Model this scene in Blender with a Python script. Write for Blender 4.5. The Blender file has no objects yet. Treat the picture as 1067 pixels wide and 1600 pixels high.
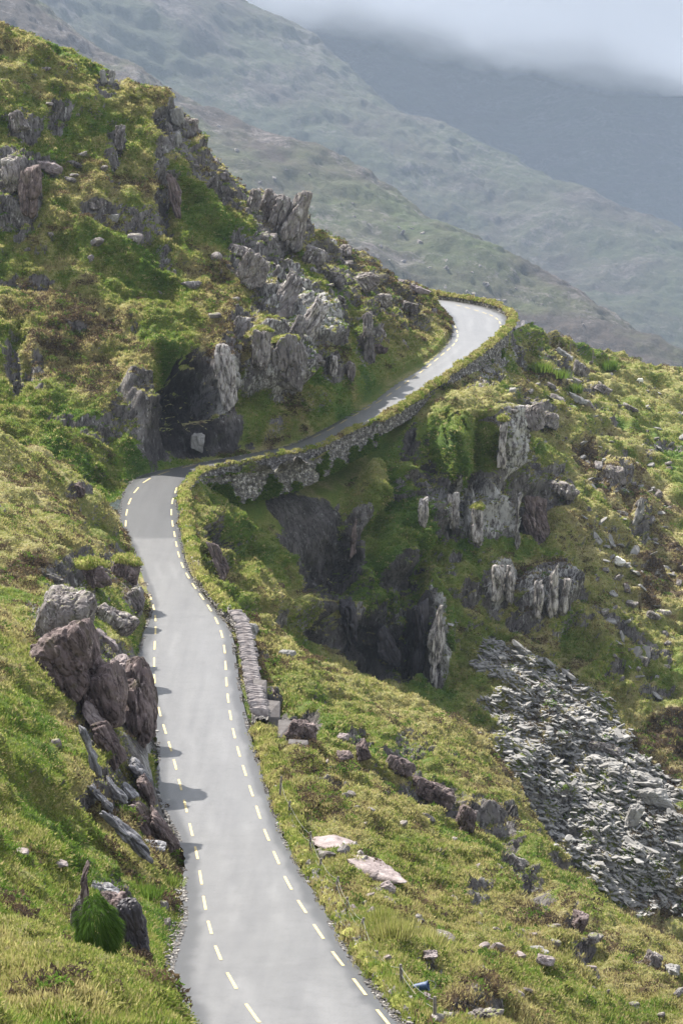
import bpy, bmesh, math, random
import numpy as np
from mathutils import Vector, Matrix
R = math.radians
# ------------------------------------------------------------------ camera
F, CX, CY, YH, CAMZ = 4000.0, 533.5, 800.0, 200.0, 100.0     # focal length and centre in photograph pixels, eye-level row
TH = math.atan((CY - YH) / F)
sc = bpy.context.scene
cam = bpy.data.objects.new('camera', bpy.data.cameras.new('camera'))
sc.collection.objects.link(cam); sc.camera = cam
cam.location = (0, 0, CAMZ); cam.rotation_euler = (math.pi / 2 - TH, 0, 0)
cam.data.sensor_fit = 'VERTICAL'; cam.data.sensor_height = 24; cam.data.lens = 24 * F / 1600
cam.data.clip_start = 1; cam.data.clip_end = 20000
# ------------------------------------------------------------------ light
SUN_EL, SUN_AZ = R(50), R(-40)            # azimuth from +Y (away from the camera) towards +X
w = bpy.data.worlds.new('World'); sc.world = w; w.use_nodes = True
nt = w.node_tree; nt.nodes.clear()
wo = nt.nodes.new('ShaderNodeOutputWorld'); bg = nt.nodes.new('ShaderNodeBackground')
sky = nt.nodes.new('ShaderNodeTexSky'); sky.sky_type = 'NISHITA'; sky.sun_disc = False
sky.sun_elevation = SUN_EL; sky.sun_rotation = SUN_AZ; sky.dust_density = 3.0; sky.air_density = 1.2
bg.inputs['Strength'].default_value = 0.10
mixw = nt.nodes.new('ShaderNodeMix'); mixw.data_type = 'RGBA'
tcw = nt.nodes.new('ShaderNodeTexCoord'); nzw = nt.nodes.new('ShaderNodeTexNoise')
nzw.inputs['Scale'].default_value = 3.0; nzw.inputs['Detail'].default_value = 6
rw = nt.nodes.new('ShaderNodeMapRange'); rw.inputs['From Min'].default_value = .35; rw.inputs['From Max'].default_value = .65
rw.inputs['To Min'].default_value = .6; rw.inputs['To Max'].default_value = .95
nt.links.new(tcw.outputs['Generated'], nzw.inputs['Vector']); nt.links.new(nzw.outputs['Fac'], rw.inputs['Value'])
nt.links.new(rw.outputs['Result'], mixw.inputs['Factor'])
nt.links.new(sky.outputs[0], mixw.inputs['A']); mixw.inputs['B'].default_value = (4.2, 4.4, 4.8, 1)   # broken bright cloud
nt.links.new(mixw.outputs['Result'], bg.inputs['Color']); nt.links.new(bg.outputs[0], wo.inputs['Surface'])
sl = bpy.data.lights.new('sun', 'SUN'); sl.energy = 5.0; sl.angle = R(0.7); sl.color = (1, .955, .88)
so = bpy.data.objects.new('sun', sl); sc.collection.objects.link(so)
sd = Vector((math.sin(SUN_AZ) * math.cos(SUN_EL), math.cos(SUN_AZ) * math.cos(SUN_EL), math.sin(SUN_EL)))
so.rotation_euler = sd.to_track_quat('Z', 'Y').to_euler(); so.location = (-50, 100, 300)
sc.view_settings.view_transform = 'Standard'; sc.view_settings.look = 'None'
sc.view_settings.exposure = 1.48; sc.view_settings.gamma = 1
sc.render.engine = 'CYCLES'
sc.cycles.max_bounces = 5; sc.cycles.diffuse_bounces = 2; sc.cycles.glossy_bounces = 1
sc.cycles.transmission_bounces = 2; sc.cycles.volume_bounces = 3; sc.cycles.transparent_max_bounces = 6
sc.cycles.use_denoising = True
# ------------------------------------------------------------------ small helpers
col = sc.collection
rng = np.random.default_rng(11)
def tag(o, label=None, cat=None, group=None, kind=None):
    if label: o['label'] = label
    if cat: o['category'] = cat
    if group: o['group'] = group
    if kind: o['kind'] = kind
    return o
def ray(px, py):
    px = np.asarray(px, float); py = np.asarray(py, float)
    ct, st = math.cos(TH), math.sin(TH)
    dx = px - CX; dy = F * ct + (CY - py) * st; dz = -F * st + (CY - py) * ct
    return dx / dy, dz / dy
def at(px, py, D):
    a, b = ray(px, py)
    return np.array([a * D, D, CAMZ + b * D])
def proj(P):
    ct, st = math.cos(TH), math.sin(TH)
    x = P[..., 0]; y = P[..., 1]; z = P[..., 2] - CAMZ
    fw = y * ct - z * st; up = y * st + z * ct
    return CX + F * x / fw, CY - F * up / fw, fw
RZY = [400, 470, 500, 540, 590, 640, 690, 740, 819, 900, 1000, 1100, 1200, 1300, 1400, 1536, 1600, 1700, 1950]
RZ = [-32, -33, -34, -36, -38.5, -41, -44, -45, -45.5, -46, -46.5, -47, -47, -46, -43, -37, -35, -32, -26]
def rz(py): return np.interp(py, RZY, RZ)
def rd(py):                                   # distance of the road surface seen on row py
    return rz(py) / ray(0, py)[1]
def H(ix, iy, iz, s):
    h = (ix.astype(np.int64) * 374761393 + iy.astype(np.int64) * 668265263 + iz.astype(np.int64) * 2147483647 + s * 974634777) & 0xFFFFFFFF
    h = ((h ^ (h >> 13)) * 1274126177) & 0xFFFFFFFF
    h = ((h ^ (h >> 16)) * 2246822519) & 0xFFFFFFFF
    return ((h ^ (h >> 15)) & 0xFFFFFF) / float(0xFFFFFF)
def vn(P, s=0):
    i = np.floor(P); f = P - i; f = f * f * f * (f * (f * 6 - 15) + 10)
    x, y, z = i[:, 0], i[:, 1], i[:, 2]; o = 0
    for a in (0, 1):
        wx = f[:, 0] if a else 1 - f[:, 0]
        for b in (0, 1):
            wy = f[:, 1] if b else 1 - f[:, 1]
            for c in (0, 1):
                wz = f[:, 2] if c else 1 - f[:, 2]
                o = o + wx * wy * wz * H(x + a, y + b, z + c, s)
    return o * 2 - 1
def fbm(P, o=4, s=0, g=.5):
    r = 0; a = 1; t = 0
    for k in range(o):
        r = r + a * vn(P * 2.03 ** k + 17.3 * k, s + k); t += a; a *= g
    return r / t * 1.5
def worley(P, s=0):
    i = np.floor(P); f1 = np.full(len(P), 9.); f2 = np.full(len(P), 9.); cid = np.zeros(len(P))
    for a in (-1, 0, 1):
        for b in (-1, 0, 1):
            for c in (-1, 0, 1):
                q = i + (a, b, c); x, y, z = q[:, 0], q[:, 1], q[:, 2]
                d = np.sqrt((x + H(x, y, z, s) - P[:, 0]) ** 2 + (y + H(x, y, z, s + 1) - P[:, 1]) ** 2 + (z + H(x, y, z, s + 2) - P[:, 2]) ** 2)
                near = d < f1
                f2 = np.where(near, f1, np.minimum(f2, d))
                cid = np.where(near, H(x, y, z, s + 3), cid); f1 = np.where(near, d, f1)
    return f1, f2, cid
def ss(a, b, x):
    t = np.clip((x - a) / (b - a), 0, 1); return t * t * (3 - 2 * t)
def cr(n, m, ends=True):                      # Catmull-Rom weights: m samples over n knots
    W = np.zeros((m, n)); t = np.linspace(0, n - 1, m)
    for r_, v in enumerate(t):
        i = min(int(v), n - 2); u = v - i
        c = (-.5 * u + u * u - .5 * u ** 3, 1 - 2.5 * u * u + 1.5 * u ** 3, .5 * u + 2 * u * u - 1.5 * u ** 3, -.5 * u * u + .5 * u ** 3)
        for k, cc in zip((i - 1, i, i + 1, i + 2), c):
            if k < 0: W[r_, 0] += 2 * cc; W[r_, 1] -= cc
            elif k > n - 1: W[r_, n - 1] += 2 * cc; W[r_, n - 2] -= cc
            else: W[r_, k] += cc
    return W
def mesh_np(name, V, Fc, mat=None, parent=None, attrs=None, smooth=True, link=True):
    me = bpy.data.meshes.new(name); V = np.asarray(V, np.float32); Fc = np.asarray(Fc, np.int32)
    k = Fc.shape[1]; me.vertices.add(len(V)); me.vertices.foreach_set('co', V.ravel())
    me.loops.add(Fc.size); me.loops.foreach_set('vertex_index', Fc.ravel())
    me.polygons.add(len(Fc)); me.polygons.foreach_set('loop_start', np.arange(0, Fc.size, k, dtype=np.int32))
    me.polygons.foreach_set('loop_total', np.full(len(Fc), k, np.int32))
    me.polygons.foreach_set('use_smooth', np.full(len(Fc), smooth, bool))
    me.update(calc_edges=True)
    for a, v in (attrs or {}).items():
        at_ = me.attributes.new(a, 'FLOAT', 'POINT'); at_.data.foreach_set('value', np.asarray(v, np.float32))
    if mat: me.materials.append(mat)
    o = bpy.data.objects.new(name, me)
    if link: col.objects.link(o)
    if parent: o.parent = parent
    return o
def grid_faces(nv, nu):
    a = np.arange(nv * nu).reshape(nv, nu)
    return np.stack([a[:-1, :-1], a[:-1, 1:], a[1:, 1:], a[1:, :-1]], -1).reshape(-1, 4)
def gnorm(G):
    n = np.cross(np.gradient(G, axis=1), np.gradient(G, axis=0)); n /= np.linalg.norm(n, axis=2, keepdims=True) + 1e-9
    return n
def empty(name, loc, rz_=0):
    o = bpy.data.objects.new(name, None); o.location = [float(v) for v in loc]; o.rotation_euler.z = rz_; col.objects.link(o); return o
# ------------------------------------------------------------------ materials
def newmat(name):
    m = bpy.data.materials.new(name); m.use_nodes = True; n = m.node_tree
    b = n.nodes['Principled BSDF']; b.inputs['Roughness'].default_value = .9; b.inputs['Specular IOR Level'].default_value = .2
    return m, n, b
def nd(n, t, **k):
    x = n.nodes.new(t)
    for a, v in k.items():
        if a in x.inputs: x.inputs[a].default_value = v
        else: setattr(x, a, v)
    return x
def coords(n, sc_=(1, 1, 1), rot=(0, 0, 0)):
    t = nd(n, 'ShaderNodeTexCoord'); mp = nd(n, 'ShaderNodeMapping'); mp.inputs['Scale'].default_value = sc_; mp.inputs['Rotation'].default_value = rot
    n.links.new(t.outputs['Object'], mp.inputs['Vector']); return mp.outputs[0]
def noise(n, vec, scale, det=5, rough=.6):
    x = nd(n, 'ShaderNodeTexNoise'); x.inputs['Scale'].default_value = scale; x.inputs['Detail'].default_value = det; x.inputs['Roughness'].default_value = rough
    n.links.new(vec, x.inputs['Vector']); return x.outputs['Fac']
def ramp(n, fac, stops):
    x = nd(n, 'ShaderNodeValToRGB'); e = x.color_ramp.elements
    while len(e) > 2: e.remove(e[-1])
    for i, (p, c) in enumerate(stops):
        el = e[i] if i < 2 else e.new(p)
        el.position = p; el.color = (*c, 1) if len(c) == 3 else c
    n.links.new(fac, x.inputs['Fac']); return x.outputs['Color']
def mix(n, f, a, b, bt='MIX'):
    x = nd(n, 'ShaderNodeMix', data_type='RGBA', blend_type=bt)
    for s, v in (('Factor', f), ('A', a), ('B', b)):
        if isinstance(v, (int, float)): x.inputs[s].default_value = v
        elif isinstance(v, tuple): x.inputs[s].default_value = (*v, 1)
        else: n.links.new(v, x.inputs[s])
    return x.outputs['Result']
def mth(n, op, a, b=0., cl=False):
    x = nd(n, 'ShaderNodeMath', operation=op, use_clamp=cl)
    for i, v in enumerate((a, b)):
        if isinstance(v, (int, float)): x.inputs[i].default_value = v
        else: n.links.new(v, x.inputs[i])
    return x.outputs[0]
def attr(n, a): return nd(n, 'ShaderNodeAttribute', attribute_name=a).outputs['Fac']
def bump(n, b, h, d, s=1.):
    x = nd(n, 'ShaderNodeBump'); x.inputs['Strength'].default_value = s; x.inputs['Distance'].default_value = d
    n.links.new(h, x.inputs['Height']); n.links.new(x.outputs[0], b.inputs['Normal'])
VEG = [(0.0, (.040, .078, .016)), (.22, (.092, .155, .027)), (.45, (.158, .185, .042)), (.62, (.28, .262, .105)), (.74, (.33, .285, .14)), (.84, (.115, .082, .05)), (1.0, (.052, .040, .034))]
def rock_nodes(n, vec, wet=None, lich=None):
    st = coords(n, (1, 1, .25), (.25, .2, 0))
    base = ramp(n, noise(n, vec, .35, 6, .65), [(.3, (.095, .082, .080)), (.5, (.178, .160, .154)), (.72, (.29, .275, .26))])
    streak = ramp(n, noise(n, st, 1.6, 6, .7), [(.35, (.45, .43, .43)), (.5, (1, 1, 1)), (.7, (1.25, 1.22, 1.2))])
    c = mix(n, .8, base, streak, 'MULTIPLY')
    ck = mth(n, 'ABSOLUTE', mth(n, 'SUBTRACT', noise(n, coords(n, (1, 1, .3), (.3, .35, 0)), .9, 5, .6), .5))
    c = mix(n, .85, c, ramp(n, ck, [(0, (.22, .20, .20)), (.035, (1, 1, 1))]), 'MULTIPLY')
    l = noise(n, st, 2.3, 8, .75)
    lf = mth(n, 'MULTIPLY', mth(n, 'SUBTRACT', l, .56), 9., True)
    if lich is not None:
        lf = mth(n, 'MULTIPLY', mth(n, 'SUBTRACT', mth(n, 'ADD', l, mth(n, 'MULTIPLY', lich, .16)), .57), 10., True)
    c = mix(n, mth(n, 'MULTIPLY', lf, .8), c, (.66, .64, .60))
    mo = mth(n, 'MULTIPLY', mth(n, 'SUBTRACT', noise(n, vec, .8, 6, .7), .55), 6., True)
    c = mix(n, mth(n, 'MULTIPLY', mo, .55), c, (.10, .115, .035))
    if wet is not None: c = mix(n, wet, c, mix(n, 1., c, (.16, .155, .17), 'MULTIPLY'))
    return c
def terrain_mat(name):
    m, n, b = newmat(name); v = coords(n)
    c = rock_nodes(n, v, attr(n, 'wet'), attr(n, 'lichen'))
    t = mth(n, 'ADD', attr(n, 'tone'), mth(n, 'MULTIPLY', mth(n, 'SUBTRACT', noise(n, v, 2.2, 6, .75), .5), .55), True)
    g = ramp(n, t, VEG)
    g = mix(n, .9, g, ramp(n, noise(n, v, 6., 4, .7), [(.3, (.45, .45, .45)), (.5, (1, 1, 1)), (.72, (1.5, 1.5, 1.4))]), 'MULTIPLY')
    rk = mth(n, 'MULTIPLY', mth(n, 'SUBTRACT', mth(n, 'ADD', attr(n, 'rock'), mth(n, 'MULTIPLY', mth(n, 'SUBTRACT', noise(n, v, 1.4, 6, .7), .5), 1.1)), .42), 7., True)
    n.links.new(mix(n, rk, g, c), b.inputs['Base Color'])
    bump(n, b, noise(n, v, 2.8, 9, .78), .6, 1.)
    return m
M = {}
M['terrain'] = terrain_mat('moor turf and rock')
def simple(name, stops, scale, bd=.05, rough=.9, det=6):
    m, n, b = newmat(name); v = coords(n)
    n.links.new(ramp(n, noise(n, v, scale, det, .7), stops), b.inputs['Base Color']); b.inputs['Roughness'].default_value = rough
    bump(n, b, noise(n, v, scale * 3, 6, .7), bd, .8); M[name] = m; return m
m, n, b = newmat('rock'); v = coords(n)
oi = nd(n, 'ShaderNodeObjectInfo'); va = nd(n, 'ShaderNodeVectorMath', operation='ADD'); n.links.new(v, va.inputs[0]); n.links.new(oi.outputs['Location'], va.inputs[1])
c = rock_nodes(n, va.outputs[0])
geo = nd(n, 'ShaderNodeNewGeometry'); sx = nd(n, 'ShaderNodeSeparateXYZ'); n.links.new(geo.outputs['Normal'], sx.inputs[0])
c = mix(n, mth(n, 'MULTIPLY', mth(n, 'SUBTRACT', mth(n, 'ADD', sx.outputs[2], noise(n, va.outputs[0], 1.2, 6, .7)), 1.46), 8., True), c, (.15, .17, .035))
c = mix(n, 1., c, ramp(n, oi.outputs['Random'], [(0, (.75, .74, .75)), (1, (1.25, 1.22, 1.2))]), 'MULTIPLY')
n.links.new(c, b.inputs['Base Color']); bump(n, b, noise(n, va.outputs[0], 4., 8, .7), .12, .8); M['rock'] = m
def rockmat(name, tint, rough=.9, lich=None):
    m, n, b = newmat(name); v = coords(n); oi = nd(n, 'ShaderNodeObjectInfo'); va = nd(n, 'ShaderNodeVectorMath', operation='ADD'); n.links.new(v, va.inputs[0]); n.links.new(oi.outputs['Location'], va.inputs[1])
    n.links.new(mix(n, 1., rock_nodes(n, va.outputs[0], None, lich), tint, 'MULTIPLY'), b.inputs['Base Color']); b.inputs['Roughness'].default_value = rough; bump(n, b, noise(n, va.outputs[0], 3.4, 9, .75), .16, 1.); M[name] = m
rockmat('purple rock', (.74, .62, .62)); rockmat('streaked rock', (.70, .67, .67), lich=.85)
simple('pale slab', [(.3, (.11, .085, .085)), (.45, (.19, .155, .15)), (.56, (.25, .21, .205)), (.7, (.33, .29, .28))], 1.3, .14, .75)
simple('wet slab', [(.3, (.05, .048, .055)), (.5, (.13, .125, .13)), (.62, (.30, .29, .30))], 1.1, .15, .28)
simple('scree stone', [(.3, (.13, .123, .115)), (.45, (.185, .177, .167)), (.58, (.24, .232, .22)), (.72, (.32, .31, .295))], .7, .06)
simple('wall stone', [(.34, (.035, .032, .03)), (.46, (.10, .092, .086)), (.56, (.20, .185, .17)), (.64, (.50, .48, .45))], 1.9, .12)
simple('coping stone', [(.3, (.12, .10, .10)), (.5, (.21, .185, .18)), (.7, (.33, .30, .29))], 2.5, .05)
simple('turf', [(.25, (.10, .12, .02)), (.45, (.21, .225, .045)), (.6, (.31, .29, .085)), (.75, (.17, .12, .06))], 2.0, .25)
simple('concrete', [(.3, (.07, .062, .06)), (.5, (.115, .104, .10)), (.65, (.15, .14, .135))], 1.6, .03)
simple('weathered wood', [(.3, (.09, .075, .06)), (.6, (.20, .18, .155))], 6.0, .01)
simple('wire', [(.3, (.2, .2, .2)), (.6, (.3, .3, .3))], 6.0, .001, .5)
simple('wool', [(.3, (.55, .52, .45)), (.6, (.72, .70, .63))], 6.0, .03)
simple('blue plastic', [(.3, (.03, .05, .11)), (.7, (.06, .10, .20))], 6.0, .02, .45)
simple('line paint', [(.32, (.24, .20, .12)), (.42, (.44, .35, .16)), (.6, (.56, .45, .22))], 4.0, .002, .6)
# asphalt
m, n, b = newmat('asphalt'); v = coords(n)
f = mix(n, noise(n, v, .5, 6, .6), (.090, .089, .090), (.130, .128, .128))
f = mix(n, mth(n, 'MULTIPLY', attr(n, 'track'), .5), f, (.155, .153, .153)); f = mix(n, mth(n, 'MULTIPLY', attr(n, 'edge'), .92), f, (.040, .040, .042))
f = mix(n, mth(n, 'MULTIPLY', attr(n, 'old'), .62), f, (.036, .037, .040))
f = mix(n, .8, f, ramp(n, noise(n, v, 14., 3, .6), [(.3, (.70, .70, .70)), (.7, (1.28, 1.28, 1.28))]), 'MULTIPLY')
f = mix(n, 1., f, ramp(n, mth(n, 'ABSOLUTE', mth(n, 'SUBTRACT', noise(n, v, .33, 7, .62), .5)), [(0, (.62, .62, .62)), (.006, (1, 1, 1))]), 'MULTIPLY'); f = mix(n, .45, f, ramp(n, noise(n, coords(n, (1.1, .05, .1)), 1., 5, .65), [(.35, (.74, .74, .76)), (.65, (1.2, 1.2, 1.18))]), 'MULTIPLY'); f = mix(n, .2, f, ramp(n, noise(n, v, 2.6, 5, .7), [(.35, (.8, .8, .8)), (.65, (1.15, 1.15, 1.15))]), 'MULTIPLY')
n.links.new(f, b.inputs['Base Color']); b.inputs['Roughness'].default_value = .40; b.inputs['Specular IOR Level'].default_value = .5
bump(n, b, noise(n, v, 22., 3, .7), .015, .5); M['asphalt'] = m
# leaf materials
def leafmat(name, ofs=0.):
    m, n, b = newmat(name); n.nodes.remove(b); out = n.nodes['Material Output']
    t = mth(n, 'ADD', attr(n, 'tone'), ofs, True); c = ramp(n, t, VEG)
    c = mix(n, 1., c, ramp(n, attr(n, 'lum'), [(0, (.85, .85, .85)), (1, (1.6, 1.6, 1.5))]), 'MULTIPLY')
    d = nd(n, 'ShaderNodeBsdfDiffuse'); tr = nd(n, 'ShaderNodeBsdfTranslucent'); mx = nd(n, 'ShaderNodeMixShader'); mx.inputs[0].default_value = .38
    n.links.new(c, d.inputs[0]); n.links.new(c, tr.inputs[0]); n.links.new(d.outputs[0], mx.inputs[1]); n.links.new(tr.outputs[0], mx.inputs[2])
    n.links.new(mx.outputs[0], out.inputs['Surface']); M[name] = m
leafmat('grass blades'); leafmat('heather sprigs')
# far slopes
def farmat(name, dark, ofs):
    m, n, b = newmat(name); v = coords(n, (.33, .33, .33))
    st = coords(n, (.33, .33, .17))
    t = mth(n, 'ADD', noise(n, v, .012, 8, .62), ofs)
    g = ramp(n, t, [(.36, (.045, .070, .022)), (.46, (.085, .115, .032)), (.55, (.10, .105, .045)), (.64, (.085, .062, .048))])
    g = mix(n, .8, g, ramp(n, noise(n, v, .12, 6, .75), [(.3, (.35, .35, .35)), (.5, (1, 1, 1)), (.7, (1.6, 1.6, 1.6))]), 'MULTIPLY')
    rk = mth(n, 'MULTIPLY', mth(n, 'SUBTRACT', mth(n, 'ADD', mth(n, 'MULTIPLY', noise(n, st, .16, 8, .8), .75), mth(n, 'MULTIPLY', noise(n, v, .02, 4, .6), .45)), .63), 9., True)
    g = mix(n, mth(n, 'MULTIPLY', rk, .85), g, (.34, .30, .29))
    g = mix(n, 1., g, (dark, dark, dark), 'MULTIPLY')
    n.links.new(g, b.inputs['Base Color']); bump(n, b, noise(n, v, .2, 8, .75), 14., 1.); M[name] = m
farmat('far slope', .52, .05); farmat('farther slope', .26, .03); farmat('cloudy mountain', .15, .03)
# ------------------------------------------------------------------ road
ST = [((470, 1900), (1000, 1900)), ((425, 1780), (830, 1780)), ((350, 1680), (700, 1680)), ((290, 1600), (628, 1600)), ((264, 1535), (578, 1535)), ((274, 1480), (540, 1480)), ((288, 1430), (507, 1425)),
      ((286, 1385), (480, 1380)), ((289, 1340), (456, 1335)), ((272, 1298), (438, 1295)), ((250, 1255), (423, 1250)), ((243, 1225), (412, 1215)),
      ((247, 1180), (398, 1170)), ((240, 1130), (386, 1125)), ((230, 1080), (376, 1075)), ((216, 1030), (369, 1030)), ((226, 985), (361, 985)),
      ((236, 950), (341, 957)), ((229, 915), (313, 922)), ((218, 885), (295, 890)), ((205, 855), (286, 855)), ((190, 825), (280, 820)),
      ((188, 795), (277, 790)), ((197, 763), (281, 768)), ((224, 742), (299, 748)), ((283, 728), (328, 737)), ((340, 717), (368, 730)),
      ((400, 706), (425, 719)), ((452, 694), (485, 707)), ((497, 671), (540, 684)), ((540, 647), (590, 661)), ((576, 624), (630, 638)),
      ((612, 598), (668, 611)), ((650, 574), (706, 587)), ((684, 551), (742, 560)), ((702, 530), (770, 537)), ((706, 512), (789, 515)),
      ((701, 497), (790, 494)), ((690, 487), (762, 480)), ((678, 480), (718, 471)), ((668, 476), (683, 467)), ((650, 474), (650, 464)), ((610, 474), (610, 462))]
L3 = np.array([at(a, b_, rd(b_)) for (a, b_), _ in ST]); R3 = np.array([at(a, b_, rd(b_)) for _, (a, b_) in ST])
zz = (L3[:, 2] + R3[:, 2]) / 2; L3[:, 2] = zz; R3[:, 2] = zz
NS = 420; Wr = cr(len(ST), NS); Le = Wr @ L3; Re = Wr @ R3; CL = (Le + Re) / 2; HWd = np.linalg.norm(Re - Le, axis=1) / 2
sfrac = np.linspace(0, len(ST) - 1, NS)
def roaddist(P):
    best = np.full(len(P), 1e9); hw = np.zeros(len(P)); z = np.zeros(len(P))
    for i in range(0, NS - 2, 2):
        a = CL[i, :2]; d = CL[i + 2, :2] - a; t = np.clip(((P[:, :2] - a) @ d) / (d @ d + 1e-9), 0, 1)
        q = np.hypot(P[:, 0] - a[0] - t * d[0], P[:, 1] - a[1] - t * d[1]) - HWd[i]
        k = q < best; best[k] = q[k]; z[k] = (CL[i, 2] + t * (CL[i + 2, 2] - CL[i, 2]))[k]
    return best, z
NC = 33; tt = np.linspace(0, 1, NC)
G = Le[:, None, :] * (1 - tt)[None, :, None] + Re[:, None, :] * tt[None, :, None]
wob = fbm(G[:, 0, :] / 1.5, 3, 5) * .14; G[:, 0, 0] += wob; G[:, -1, 0] += fbm(G[:, -1, :] / 1.5, 3, 6) * .12
G[:, :, 2] += .05 * (1 - (2 * tt - 1) ** 2)[None, :]
edw = fbm(CL / 2.2, 3, 66)[:, None] * .03; edge = np.maximum(ss(.15, .08, tt[None, :] + edw), ss(.87, .93, tt[None, :] + edw)) * np.ones((NS, 1))
pyr = proj(G)[1]
old = (ss(842, 839, pyr) * ss(700, 720, pyr))
road = mesh_np('road', G.reshape(-1, 3), grid_faces(NS, NC), M['asphalt'], None, {'track': ((np.exp(-((tt[None, :] + edw - .36) / .05) ** 2) + np.exp(-((tt[None, :] + edw - .68) / .06) ** 2)) * ss(-.5, .3, fbm(CL / 12, 3, 68))[:, None]).ravel(), 'edge': edge.ravel(), 'old': old.ravel()}); tag(road, kind='structure')
def road_z(P): return roaddist(P)[1]
# painted dashes, each measured by its centre
z4 = lambda L: [(x / 1.976, 800 + y / 1.976) for x, y in L]
z6 = lambda L: [(x / 1.976, 1200 + y / 1.976) for x, y in L]
z1 = lambda L: [(180 + x / 3.556, 680 + y / 3.556) for x, y in L]
z5 = lambda L: [(480 + x / 2.963, 440 + y / 2.963) for x, y in L]
lineR = z1([(338, 308), (315, 368), (310, 427)]) + z4([(533, 38), (540, 70), (545, 100), (551, 132), (563, 166), (579, 198), (599, 230), (623, 262), (648, 297), (671, 337), (687, 377), (695, 424), (697, 476), (699, 526), (704, 577), (711, 629), (722, 685), (736, 741)]) \
    + z6([(755, 10), (776, 75), (797, 136), (823, 205), (853, 282), (889, 361), (932, 434), (984, 508), (1043, 590)]) + [(562, 1546), (600, 1592), (642, 1642)]
lineL1 = z1([(410, 170), (250, 212), (172, 247), (110, 307), (79, 371), (61, 432), (60, 493), (60, 553)])
lineL2 = z4([(465, 262), (476, 295), (482, 328), (482, 364), (478, 413), (476, 466), (477, 518), (481, 567), (492, 618), (509, 671), (527, 727), (541, 778)]) + z6([(557, 53), (573, 118), (591, 188), (609, 260), (621, 337), (631, 415), (647, 492), (671, 574), (713, 664), (775, 761)]) + [(440, 1640)]
lineL3 = z5([(45, 712), (110, 676), (167, 640), (224, 606), (280, 580), (332, 553), (380, 521), (420, 489), (460, 463), (493, 439), (528, 412), (563, 385), (596, 357), (627, 331), (653, 310), (678, 291), (692, 270), (697, 250), (694, 230), (686, 208), (672, 190), (652, 174), (625, 160)])
lineT = z5([(895, 212), (895, 190), (878, 171), (853, 156), (820, 147), (785, 135), (740, 122), (700, 112)])
V = []; Fm = []
for Ln in (lineR, lineL1, lineL2, lineL3, lineT):
    Q = np.array([at(a, b_, rd(b_)) for a, b_ in Ln])
    Q[1:-1] = .25 * Q[:-2] + .5 * Q[1:-1] + .25 * Q[2:]
    for i in range(len(Q)):
        d = Q[min(i + 1, len(Q) - 1)] - Q[max(i - 1, 0)]; k = 1 if i in (0, len(Q) - 1) else 2
        ln = np.linalg.norm(d) / k; d = d / np.linalg.norm(d); pr = np.array([d[1], -d[0], 0]) * (.062 + .00008 * Q[i][1])
        for s in range(4):
            for e in (-1, 1):
                p = Q[i] + d * ln * .27 * (s / 1.5 - 1) + pr * e; V.append(p)
        o = len(V) - 8
        for s in range(3): Fm.append((o + 2 * s, o + 2 * s + 1, o + 2 * s + 3, o + 2 * s + 2))
V = np.array(V)
def surf_z(P):                                    # nearest road vertex height
    from mathutils.bvhtree import BVHTree
    t_ = BVHTree.FromPolygons(G.reshape(-1, 3).tolist(), grid_faces(NS, NC).tolist()); o = np.empty(len(P))
    for q, p in enumerate(P):
        h_ = t_.ray_cast(Vector((p[0], p[1], 200)), Vector((0, 0, -1))); o[q] = h_[0][2] if h_[0] else p[2]
    return o
V[:, 2] = surf_z(V) + .02
mk = mesh_np('marking', V, Fm, M['line paint'], road)
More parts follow.
